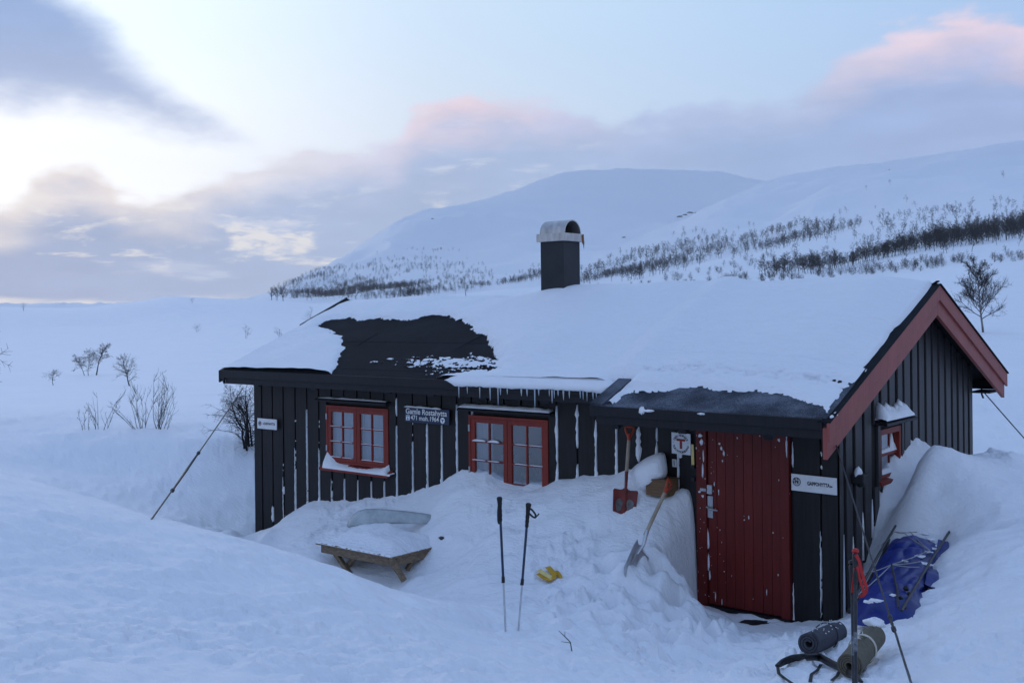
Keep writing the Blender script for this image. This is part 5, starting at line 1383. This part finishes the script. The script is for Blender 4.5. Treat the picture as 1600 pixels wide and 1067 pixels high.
# ski poles
def ski_pole(base, top, label, red):
    base, top = np.array(base), np.array(top); d = nrm(top-base); L = np.linalg.norm(top-base); e = empty('ski_pole', base, label, 'ski pole', 'ski poles')
    m = MB(); m.tube([base-d*.25, top-d*.15], [.0085, .0095], 10); m.build('shaft', M['shaft_dark'], e, True)
    m = MB()
    m.tube([base+d*L*.30, base+d*(L*.30+.10)], [.0098, .0099], 10)
    m.build('print', M['print'], e)
    m = MB(); m.lathe(top-d*.17, d, [(0, .011), (.03, .0145), (.09, .0135), (.13, .016), (.155, .018), (.165, .010)], 12); m.build('grip', M['black'], e, True)
    m = MB(); m.lathe(top-d*.006, d, [(0, .012), (.006, .019), (.02, .017), (.026, .006)], 12); m.build('grip_cap', M['red_strap'] if red else M['black'], e, True)
    return e, d
M['print'] = simple('grey_pole_print', (.12, .13, .15), .4, 0, .8, 60)
M['shaft_dark'] = simple('dark_ski_pole', (.03, .034, .042), .3, .4, .25, 30)
pb_ = onground(1331, 5.55); tp_ = at(1336.5, 862, 5.75)
e1, d1 = ski_pole(pb_, tp_, 'ski pole with a bright red strap standing before the corner of the cabin', True)
q0 = tp_-d1*.01
def red_ribbon(pts, w): 
    P = np.array([q0+_R*a+np.array([0, 0, b])+_F*c for a, b, c in pts]); tt = np.linspace(0, len(P)-1, len(P)*6); P = np.stack([np.interp(tt, np.arange(len(P)), P[:, k]) for k in range(3)], -1)
    for _ in range(4): P[1:-1] = (P[:-2]+2*P[1:-1]+P[2:])/4
    m = MB(); m.ribbon(P, w, -_F, .003); m.build('strap', M['red_strap'], e1, True)
red_ribbon([(-.004, .0, -.02), (.012, -.03, -.024), (.022, -.08, -.026), (.035, -.13, -.026), (.052, -.175, -.024), (.050, -.20, -.02), (.035, -.22, -.018), (.01, -.225, -.016)], .017)
red_ribbon([(-.012, -.07, -.03), (-.018, -.12, -.032), (-.024, -.16, -.03), (-.026, -.20, -.028)], .016)
red_ribbon([(.0, -.06, -.034), (.005, -.10, -.036), (.014, -.14, -.036), (.028, -.18, -.034), (.036, -.215, -.03)], .014)
pb2 = onground(1328, 5.62); tp2 = at(1331, 880, 5.83)
ski_pole(pb2, tp2, 'plain black ski pole standing close beside the red strapped one', False)

# ------------------------------------------------------------------ storm guys
def guy(top, bot, label, parts, r_=.006):
    top, bot = np.array(top), np.array(bot); d = nrm(bot-top); L = np.linalg.norm(bot-top); e = empty('guy_wire', bot, label, 'guy wire', 'guy wires holding the cabin down')
    m = MB(); P = [top+(bot-top)*t-np.array([0, 0, .012*sin(pi*t)]) for t in np.linspace(0, 1.02, 14)]; m.tube(P, r_, 6); m.build('cable', M['wire'], e, True)
    for t0, t1 in parts:
        m = MB(); a, b = top+d*L*t0-np.array([0, 0, .01]), top+d*L*t1-np.array([0, 0, .01]); l = np.linalg.norm(b-a)
        k_ = r_/.011; m.lathe(a, d, [(0, .010*k_), (.01, .028*k_), (.04, .026*k_), (.05, .014*k_), (l*.5, .019*k_), (l-.06, .014*k_), (l-.05, .028*k_), (l-.02, .028*k_), (l, .010*k_)], 8); m.build('turnbuckle', M['wire'], e, True)
    return e
guy(onY(380, 606, YE+.08), hit(237, 811, 8), 'guy wire running from the left eave down to the snow bank', [(.62, .86)], .008)
tG = onX(1306, 693, XB-.03); bG = at(1424, 1105, 5.9); bG[2] = zg(bG[0], bG[1]); 
e_ = guy(tG, at(1398, 985, 7.0), 'guy wire from the front tip of the red bargeboard down past the sled', [(.93, 1.0)], .0065)
pG = at(1398, 985, 7.0); m = MB(); m.ribbon(np.array([pG+(bG-pG)*t for t in np.linspace(0, 1.05, 8)]), .022, -_F, .006); m.build('anchor_strap', M['shaft_dark'], e_)
m = MB(); m.ribbon(np.array([pG+(bG-pG)*t+_R*.004*sin(t*9) for t in np.linspace(.06, .9, 8)])-_F*.008, .010, -_F, .004); m.build('anchor_rod', M['steel'], e_)
e_ = guy(onY(1534, 609, YBK-.06), at(1662, 752, 15.5), 'guy wire from the rear eave down to the right', [], .008)
p = onY(1534, 610, YBK-.06); m = MB(); m.tube([p+(0, 0, .03), p-(0, 0, .05), p+(.02, 0, -.10)], .012, 6); m.tube([p+(0, 0, -.02), p+(.05, 0, -.03)], .012, 6); m.build('hook', M['wire'], e_)
# ------------------------------------------------------------------ bare birches
def tubes(groups, k):
    """groups: list of (P (B,n,3), R (B,n)) -> V, quads"""
    VV = []; FF = []; off = 0; th = np.arange(k)*2*pi/k
    for P, R in groups:
        B, n, _ = P.shape
        D = P[:, -1]-P[:, 0]; D /= np.linalg.norm(D, axis=1)[:, None]+1e-9
        a = np.where(np.abs(D[:, 2:3]) < .9, np.array([[0, 0, 1.]]), np.array([[1., 0, 0]]))
        u = np.cross(D, a); u /= np.linalg.norm(u, axis=1)[:, None]+1e-9; w = np.cross(D, u)
        ring_ = np.cos(th)[None, :, None]*u[:, None]+np.sin(th)[None, :, None]*w[:, None]       # B,k,3
        V = P[:, :, None]+ring_[:, None]*R[:, :, None, None]
        VV.append(V.reshape(-1, 3))
        b, i, j = np.meshgrid(np.arange(B), np.arange(n-1), np.arange(k), indexing='ij'); jn = (j+1) % k; s = b*n*k
        FF.append((np.stack([s+i*k+j, s+i*k+jn, s+(i+1)*k+jn, s+(i+1)*k+j], -1).reshape(-1, 4))+off); off += B*n*k
    return np.concatenate(VV), np.concatenate(FF)
def grow(seed, h, stems=1, spread=.55, low=.22, dens=1., twig=1., rmul=1., lean=0., levels=3, up=.35, crook=.10):
    """returns (trunk groups, crown groups) of branch centre lines"""
    rs = np.random.RandomState(seed)
    def path(p, d, L, n, wob, upt):
        P = [p]; d = d/np.linalg.norm(d)
        for i in range(n-1):
            d = d+rs.randn(3)*wob+np.array([0, 0, upt]); d /= np.linalg.norm(d); P.append(P[-1]+d*L/(n-1))
        return np.array(P)
    T, L1, L2, L3 = [], [], [], []
    for s in range(stems):
        a = rs.rand()*2*pi; sp = (.16 if stems == 1 else .38)*rs.rand()*(1 if stems > 1 else .6)
        d = np.array([cos(a)*sp+lean, sin(a)*sp, 1.]); hh = h*(1 if s == 0 else rs.uniform(.6, .98))
        p0 = np.array([cos(a)*.06*h, sin(a)*.06*h, -.12*h])*(stems > 1)+np.array([0, 0, -.08*h])*(stems == 1)
        P = path(p0, d, hh*1.1, 11, crook*.6, .05); r0 = h*.0165*rmul*(1 if stems == 1 else .62)
        R = r0*(1-np.linspace(0, 1, 11)*.9); T.append((P, R))
        nb = int(rs.uniform(15, 21)*dens)
        for b in range(nb):
            t = low+(1-low)*((b+rs.rand())/nb)**.9*.97; i = min(int(t*10), 9); f = t*10-i
            p = P[i]*(1-f)+P[i+1]*f; tr = P[i+1]-P[i]; tr /= np.linalg.norm(tr)
            ph = b*2.4+rs.rand()*1.2; out = np.array([cos(ph), sin(ph), 0])
            d1 = tr*rs.uniform(.45, .95)+out*rs.uniform(.7, 1.1); ln = hh*spread*(.25+.9*(1-t))*rs.uniform(.65, 1.1)*(.55+.45*min(1, (t-low)/.15+.4))
            Q = path(p, d1, ln, 6, crook*1.3, up*.22); rr_ = r0*(1-t*.85)*.5; L1.append((Q, rr_*(1-np.linspace(0, 1, 6)*.85)))
            for c in range(max(2, int(rs.uniform(6, 10)*dens*min(1, ln/(h*.2))))):
                tt = rs.uniform(.2, 1.0); i2 = min(int(tt*5), 4); f2 = tt*5-i2; p2 = Q[i2]*(1-f2)+Q[i2+1]*f2; t2 = Q[i2+1]-Q[i2]; t2 /= np.linalg.norm(t2)
                d2 = t2*.9+rs.randn(3)*.55+np.array([0, 0, up*.5]); l2 = ln*rs.uniform(.25, .55)*(1.15-.5*tt); Q2 = path(p2, d2, l2, 4, crook*1.5, up*.25)
                rt = max(rr_*.45*(1-.5*tt), h*.0011*twig); L2.append((Q2, rt*(1-np.linspace(0, 1, 4)*.6)))
                if levels > 2:
                    for e in range(int(rs.uniform(2, 5)*dens)):
                        t3 = rs.uniform(.25, 1); i3 = min(int(t3*3), 2); f3 = t3*3-i3; p3 = Q2[i3]*(1-f3)+Q2[i3+1]*f3
                        d3 = (Q2[i3+1]-Q2[i3])/np.linalg.norm(Q2[i3+1]-Q2[i3])+rs.randn(3)*.6+np.array([0, 0, up*.6]); Q3 = path(p3, d3, l2*rs.uniform(.3, .6), 3, crook*1.5, up*.2)
                        L3.append((Q3, h*.0009*twig*np.array([1, .8, .5])))
    pk = lambda L: [(np.stack([p for p, _ in L]), np.stack([r for _, r in L]))] if L else []
    return pk(T), pk(L1)+pk(L2)+pk(L3)
def tree(name, base, seed, h, label, cat='birch', group=None, parts=True, pale=False, k=4, rotz=0., **kw):
    T, Cn = grow(seed, h, **kw)
    e = empty(name, base, label, cat, group)
    V, F = tubes(T, 7); from_arrays('trunk', V+np.array(base), [F], M['bark_pale'] if pale else M['bark'], e, True)
    V, F = tubes(Cn, k); from_arrays('crown', V+np.array(base), [F], M['bark'], e, True)
    return e
def far_hit(px, py, dmin=14.):
    """first snow met along the line of sight beyond the cabin"""
    px = np.atleast_1d(np.asarray(px, float)); py = np.atleast_1d(np.asarray(py, float)); n = len(px)
    dd = np.geomspace(dmin, 2000, 700); out = np.zeros((n, 3))
    c, s = cos(ROLL), sin(ROLL); yy = -s*(px-800)+c*(py-YH); xx = c*(px-800)+s*(py-YH)
    for i in range(0, n, 200):
        D, X_ = np.meshgrid(dd, xx[i:i+200]); Z = zfar(800+X_, D)
        ok = (CZ-yy[i:i+200, None]/F_PX*D) <= Z
        j = np.argmax(ok, 1); j = np.where(ok.any(1), j, len(dd)-1); d = dd[j]
        P = _F*d[:, None]+_R*(xx[i:i+200]/F_PX*d)[:, None]; P[:, 2] = ground(P[:, 0], P[:, 1]); out[i:i+200] = P
    return out
def size_at(p, hpx): return hpx/F_PX*float((np.array(p)-EYE)@_F)
# single trees and shrubs one can point at
def single(px, py, hpx, seed, label, name='birch_tree', cat='birch', dmin=14., **kw):
    p = far_hit(px, py, dmin)[0]; p[2] = zg(p[0], p[1])
    return tree(name, p, seed, size_at(p, hpx)*1.0, label, cat, None, **kw)
single(1536, 520, 104, 15, 'large bare birch with a rounded crown on the snowfield right of the gable', pale=True, spread=.60, low=.24, dens=2.1, twig=1.5, up=.35, rmul=1.1, crook=.08)
single(136, 589, 42, 21, 'broad dark birch, left one of the leaning pair in the left snowfield', stems=2, spread=.62, low=.3, twig=2.0, rmul=1.3, up=.05, dens=1.3, crook=.16)
single(150, 588, 50, 22, 'slender birch, right one of the leaning pair in the left snowfield', spread=.62, low=.38, lean=.15, twig=2.0, rmul=1.4, up=.05, dens=1.4, crook=.16)
single(203, 604, 54, 23, 'birch leaning left with one low side branch, beside the pair of birches', spread=.60, low=.18, lean=-.40, twig=1.8, rmul=1.2, up=.08, dens=1.3, crook=.15)
single(83, 602, 23, 24, 'tiny crooked birch alone at the far left of the snowfield', spread=1.1, low=.35, twig=2.6, dens=1.0, rmul=1.6, up=.0, crook=.2)
single(37, 486, 12, 25, 'single distant bush on the crest of the left hill', 'bush', 'bush', spread=.8, low=.2, twig=4, dens=.6, rmul=1.6, levels=2)
single(308, 518, 13, 26, 'low flat bush near the crest of the hill behind the left end', 'bush', 'bush', stems=3, spread=.9, low=.2, twig=3.5, dens=.6, levels=2)
single(384, 529, 22, 27, 'small sparse bush on the slope above the left eave', 'bush', 'bush', stems=2, spread=.7, low=.2, twig=2.6, dens=.6)
single(437, 527, 17, 28, 'bush just over the left end of the snowy roof', 'bush', 'bush', stems=3, spread=.7, low=.2, twig=3, dens=.6)
single(486, 507, 28, 29, 'thin twiggy bush peeping over the left slope of the roof', 'bush', 'bush', stems=3, spread=.7, low=.2, twig=2, dens=.5)
single(728, 463, 28, 30, 'lone sparse birch between the ridge of the roof and the mountain', spread=.6, low=.3, twig=2.4, dens=.7)
single(300, 476, 9, 31, 'pair of low bushes on the hump of the left hill', 'bush', 'bush', stems=3, spread=.9, low=.2, twig=4, dens=.5, levels=2)
# tree at the left edge of the photograph and the one by the corner of the cabin
p = onground(-75, 22.5); tree('birch_tree', p, 41, 2.6, 'large dark birch reaching in at the left edge', 'birch', None, spread=.66, low=.12, dens=1.2, twig=1.7, up=.1, rmul=1.2, crook=.16)
p = onground(388, 19.2); tree('birch_tree', p, 52, 1.30, 'crooked twiggy birch growing behind the left corner of the cabin', 'birch', None, stems=5, spread=.72, low=.12, dens=1.0, twig=1.4, up=.10, rmul=1.7, crook=.24)
def shrub(px, dep, h, stems, seed, label, fan=.45):
    rs = np.random.RandomState(seed); b0 = onground(px, dep); T, L1, L2 = [], [], []
    for s in range(stems):
        off = rs.uniform(-.26, .26); a = off*fan*3.2+rs.randn()*.12; d = _R*a+_F*rs.randn()*.25+np.array([0, 0, 1.]); L = h*rs.uniform(.45, 1.0)*(1-.3*abs(a)); P = [_R*off*h+np.array([0, 0, -.15])]; d = nrm(d)
        for i in range(8): d = nrm(d+rs.randn(3)*.085+np.array([0, 0, .02])); P.append(P[-1]+d*(L+.15)/8)
        P = np.array(P); r0 = .0072*(.6+.4*L/h)*h**.5; T.append((P, r0*(1-np.linspace(0, 1, 9)*.75)))
        for b in range(rs.randint(3, 7)):
            i = rs.randint(2, 8); d2 = nrm(P[i]-P[i-1])+_R*rs.choice([-1, 1])*rs.uniform(.35, .7)+_F*rs.randn()*.3; L_ = L*rs.uniform(.18, .42); Q = [P[i]]; d2 = nrm(d2)
            for k in range(4): d2 = nrm(d2+rs.randn(3)*.10+np.array([0, 0, .10])); Q.append(Q[-1]+d2*L_/4)
            L1.append((np.array(Q), r0*.55*(1-np.linspace(0, 1, 5)*.6)))
            for c in range(rs.randint(1, 4)):
                k = rs.randint(1, 5); d3 = nrm(d2+_R*rs.choice([-1, 1])*.5+rs.randn(3)*.2); L2.append((np.array([Q[k], Q[k]+d3*L_*.18, Q[k]+nrm(d3+(0, 0, .3))*L_*.36]), r0*.36*np.array([1, .8, .6])))
    e = empty('willow_shrub', b0, label, 'shrub')
    pk = lambda L: [(np.stack([p for p, _ in L]), np.stack([r for _, r in L]))]
    V, F = tubes(pk(T), 5); from_arrays('stems', V+b0, [F], M['bark'], e, True); V, F = tubes(pk(L1)+pk(L2), 4); from_arrays('twigs', V+b0, [F], M['bark'], e, True)
shrub(146, 20.6, .90, 8, 3, 'thin leafless shrub with few spread stems on the left snow bank', .75)
shrub(236, 20.4, 1.10, 20, 7, 'denser leafless shrub with many upright stems left of the guy wire', .55)
shrub(113, 20.4, .18, 2, 9, 'single low twig bent over on the left snow bank', 1.5)
# twig in the foreground crest
bt = hit(894, 1018, 6.5); m = MB(); m.tube([bt-(0, 0, .02), bt-_R*.012+(0, 0, .055), bt-_R*.05+(0, 0, .095), bt-_R*.092+np.array([0, 0, .135])], [.004, .0035, .003, .0018], 6); m.tube([bt-_R*.012+(0, 0, .05), bt-_R*.05+(0, 0, .055), bt-_R*.075+np.array([0, 0, .06])], [.0025, .002, .0015], 5); m.tube([bt-_R*.05+(0, 0, .095), bt-_R*.048+np.array([0, 0, .13])], [.002, .0014], 5)
o = m.build('twig', M['bark'], None, True); tag(o, 'bare dark twig sticking out of the snow below the yellow strap', 'twig')

# ------------------------------------------------------------------ birch woods on the slopes
rsF = np.random.RandomState(77)
def inpoly(px, py, poly): return sdist(px, py, np.array(poly, float)) < 0
def scatter(poly, n, h0, h1, clump=.0, sc_=60., bushy=False, top=None):
    poly = np.array(poly, float); lo, hi = poly.min(0), poly.max(0); out = []
    while sum(len(o) for o in out) < n:
        px = rsF.uniform(lo[0], hi[0], 4000); py = rsF.uniform(lo[1], hi[1], 4000)
        k = inpoly(px, py, poly) & (perlin(px/sc_+2.2, py/(sc_*.33)) > -.5+clump+rsF.uniform(-.3, .3, 4000))
        out.append(np.stack([px[k], py[k]], -1))
    P = np.concatenate(out)[:n]; W = far_hit(P[:, 0], P[:, 1], 60.)
    H = rsF.uniform(h0, h1, n)
    return [(W[i], H[i], bushy) for i in range(n)]
TR = []
TR += scatter([(416, 469), (440, 456), (500, 441), (560, 438), (600, 440), (640, 448), (695, 457), (650, 467), (545, 471), (480, 473)], 1300, 3.2, 5.4, .12, 45)
TR += scatter([(450, 450), (520, 420), (560, 428), (620, 408), (690, 414), (740, 428), (785, 443), (740, 455), (690, 452), (600, 438)], 300, 2.8, 4.6, .2, 40)
TR += scatter([(428, 463), (455, 447), (500, 431), (540, 418), (538, 426), (480, 446), (440, 462)], 80, 2.8, 4.2, .1, 30)
TR += scatter([(640, 410), (660, 396), (700, 392), (705, 398), (670, 404)], 12, 2.6, 4.0, -.3)
TR += scatter([(695, 461), (790, 453), (840, 447), (840, 438), (780, 447), (690, 457)], 60, 2.6, 4.2, .1, 40)
TR += scatter([(770, 452), (845, 447), (845, 428), (800, 440)], 90, 3.2, 5.0, -.2, 40)
TR += scatter([(660, 464), (700, 460), (770, 454), (770, 448), (700, 455)], 60, 2.4, 4.0, -.1, 40)
TR += scatter([(908, 445), (1000, 437), (1100, 411), (1140, 401), (1200, 394), (1300, 370), (1345, 354), (1345, 347), (1300, 352), (1250, 357), (1200, 371), (1150, 384), (1100, 388), (1040, 392), (1000, 404), (950, 414), (908, 424)], 640, 4.0, 6.0, .05, 45)
TR += scatter([(905, 444), (1000, 436), (1085, 413), (1060, 412), (1000, 428), (905, 436)], 170, 3.6, 5.0, -.2, 45)
TR += scatter([(1080, 392), (1140, 372), (1200, 360), (1130, 358), (1070, 370), (1040, 385)], 20, 3.0, 4.6, .1)
TR += scatter([(1185, 428), (1260, 415), (1340, 408), (1400, 390), (1470, 375), (1530, 362), (1605, 346), (1605, 372), (1540, 384), (1460, 392), (1400, 402), (1330, 418), (1260, 430), (1200, 433)], 640, 1.8, 4.6, .0, 34)
TR += scatter([(1330, 405), (1440, 372), (1560, 345), (1605, 335), (1605, 350), (1470, 380), (1400, 398)], 70, 2.4, 4.0, .15, 50)
TR += scatter([(1080, 449), (1130, 437), (1200, 433), (1260, 431), (1350, 421), (1440, 411), (1560, 402), (1605, 398), (1605, 408), (1500, 412), (1430, 424), (1330, 432), (1240, 442), (1120, 448)], 120, 1.3, 2.3, .1, 50, True)
TR += scatter([(910, 451), (1000, 443), (1080, 437), (1080, 447), (1000, 452), (910, 456)], 22, .9, 1.6, 0, 40, True)
TR += scatter([(1010, 438), (1100, 418), (1200, 402), (1340, 385), (1350, 398), (1220, 418), (1100, 436)], 34, 1.5, 2.8, .1, 40, True)
TR += scatter([(1050, 400), (1200, 372), (1330, 342), (1480, 320), (1605, 305), (1605, 395), (1440, 408), (1330, 425), (1180, 430), (1010, 440)], 130, 1.2, 4.2, .15, 40)
TR += scatter([(1320, 352), (1400, 335), (1600, 318), (1600, 345), (1440, 372), (1340, 395)], 60, 2.2, 4.4, .1, 30)
TR += scatter([(560, 415), (640, 385), (700, 385), (800, 430), (840, 432), (760, 440), (640, 420)], 36, 2.2, 4.0, -.2, 30)
for px, py, hp in [(1302, 348, 11), (1313, 342, 11), (1323, 337, 11), (1354, 306, 7), (1368, 329, 6), (1391, 299, 8), (1417, 318, 12), (1431, 320, 10), (1436, 282, 5), (1568, 285, 11), (1380, 342, 15), (1373, 349, 13), (1404, 344, 16), (1424, 340, 15), (1436, 339, 14), (1443, 337, 10), (1456, 334, 10), (1466, 334, 12), (1480, 330, 10), (1488, 330, 9), (1499, 335, 7), (1509, 335, 9), (1556, 320, 14), (1563, 318, 12), (1583, 325, 15), (1360, 398, 28), (1372, 378, 14), (1392, 369, 10), (1413, 368, 10), (1068, 372, 9), (1087, 374, 10), (1100, 372, 11), (1146, 382, 13), (1176, 378, 16), (1180, 375, 14), (1205, 393, 18), (1147, 425, 16), (1085, 381, 10)]:
    w = far_hit(px, py, 60.)[0]; TR.append((w, size_at(w, hp), False))
TR.sort(key=lambda t: -t[1]*(.75 if t[2] else 1)/float((t[0]-EYE)@_F))
def variant(seed, bushy, fat, lo):
    if bushy: T, Cn = grow(seed, 1., stems=4, spread=.62, low=.12, dens=.62, twig=fat, rmul=1.1, levels=2, crook=.17)
    else: T, Cn = grow(seed, 1., spread=.55, low=.25, up=.15, dens=.95 if not lo else .72, twig=fat, rmul=1.0, levels=2, crook=.12)
    return T, Cn
near = []
for i in range(7):
    T, Cn = variant(100+i, False, 6.5, False); V, F = tubes(T+Cn, 3); near.append((V, F))
bush = []
for i in range(5):
    T, Cn = variant(200+i, True, 7.0, False); V, F = tubes(T+Cn, 3); bush.append((V, F))
protos = {}
def place_tree(w, h, bushy, i):
    L = bush if bushy else near; vi = i % len(L); key = (bushy, vi)
    if key not in protos:
        o = from_arrays('willow_bush' if bushy else 'birch_tree', L[vi][0], [L[vi][1]], M['bark'], None, True); protos[key] = o
    else:
        o = protos[key].copy(); C.objects.link(o)
    o.location = tuple(w); s = float(h)*rsF.uniform(.9, 1.1); o.scale = (s*rsF.uniform(.85, 1.2),)*2+(s,); o.rotation_euler = (rsF.uniform(-.08, .08), rsF.uniform(-.08, .08), rsF.uniform(0, 6.28))
    if bushy: tag(o, 'low dark bush among others on the snowy slope above the roof ridge', 'bush', 'bushes on the slope behind the cabin')
    else: tag(o, 'bare dark birch among the many on the snowy slopes behind the cabin', 'birch', 'birches on the slopes behind the cabin')
NIND = 285
for i, (w, h, bushy) in enumerate(TR[:NIND]): place_tree(w, h, bushy, i)
far = []
for i in range(9):
    T, Cn = variant(300+i, False, 11.0, True); V, F = tubes([(P[:, ::2], R[:, ::2]) if P.shape[1] > 4 else (P[:, [0, 3]], R[:, [0, 3]]) if P.shape[1] == 4 else (P, R) for P, R in T+Cn], 3); far.append((V, F))
VV, FF, off = [], [], 0
for i, (w, h, bushy) in enumerate(TR[NIND:]):
    V, F = (bush[i % len(bush)] if bushy else far[i % len(far)]); a = rsF.uniform(0, 6.28); s = h
    fat = 1.0
    X = V*np.array([s*1.05, s*1.05, s]); X = np.stack([X[:, 0]*cos(a)-X[:, 1]*sin(a), X[:, 0]*sin(a)+X[:, 1]*cos(a), X[:, 2]], -1)+w
    VV.append(X); FF.append(F+off); off += len(V)
o = from_arrays('birch_wood', np.concatenate(VV), [np.concatenate(FF)], M['bark'], None, True)
tag(o, 'far belts of bare dark birch wood on the mountain slopes', 'woodland', None, 'stuff'); o['kind'] = 'stuff'
# rocks showing through on the ridges
def rock(px, py, wpx, seed, label, grp=None):
    w = far_hit(px, py, 60.)[0]; s = size_at(w, wpx)/2; m = MB(); m.blob((0, 0, 0), (s, s*.7, s*.33), seed, .55, 14, 8); o = m.build('rock', M['rock'], None, True); o.location = tuple(w); tag(o, label, 'rock', grp)
for k, (px, py, w) in enumerate([(949, 395, 14), (966, 385, 5), (975, 379, 8), (983, 381, 6), (1062, 342, 8), (1070, 338, 8), (1078, 334, 10), (1090, 331, 10), (1100, 326, 8), (1119, 350, 4), (676, 344, 5), (1263, 271.5, 3), (1389, 264, 3)]):
    rock(px, py, w, k, 'dark rock showing through the snow high on the mountainside', 'rocks on the mountainside')

# ------------------------------------------------------------------ air between here and the mountains
def haze():
    m = bpy.data.materials.new('haze'); m.use_nodes = True; t = NT(m.node_tree); t.n.clear(); o = t.n.new('ShaderNodeOutputMaterial')
    v = t.n.new('ShaderNodeVolumePrincipled'); v.inputs['Color'].default_value = (.97, .98, 1.0, 1); v.inputs['Density'].default_value = .00020; v.inputs['Anisotropy'].default_value = .2
    t.l.new(v.outputs[0], o.inputs['Volume'])
    b = MB(); b.box((-2500, -2500, -40), (2500, 2500, 420)); ob = b.build('haze', m); tag(ob, kind='stuff'); ob['kind'] = 'stuff'
HAZE = True
if HAZE: haze()
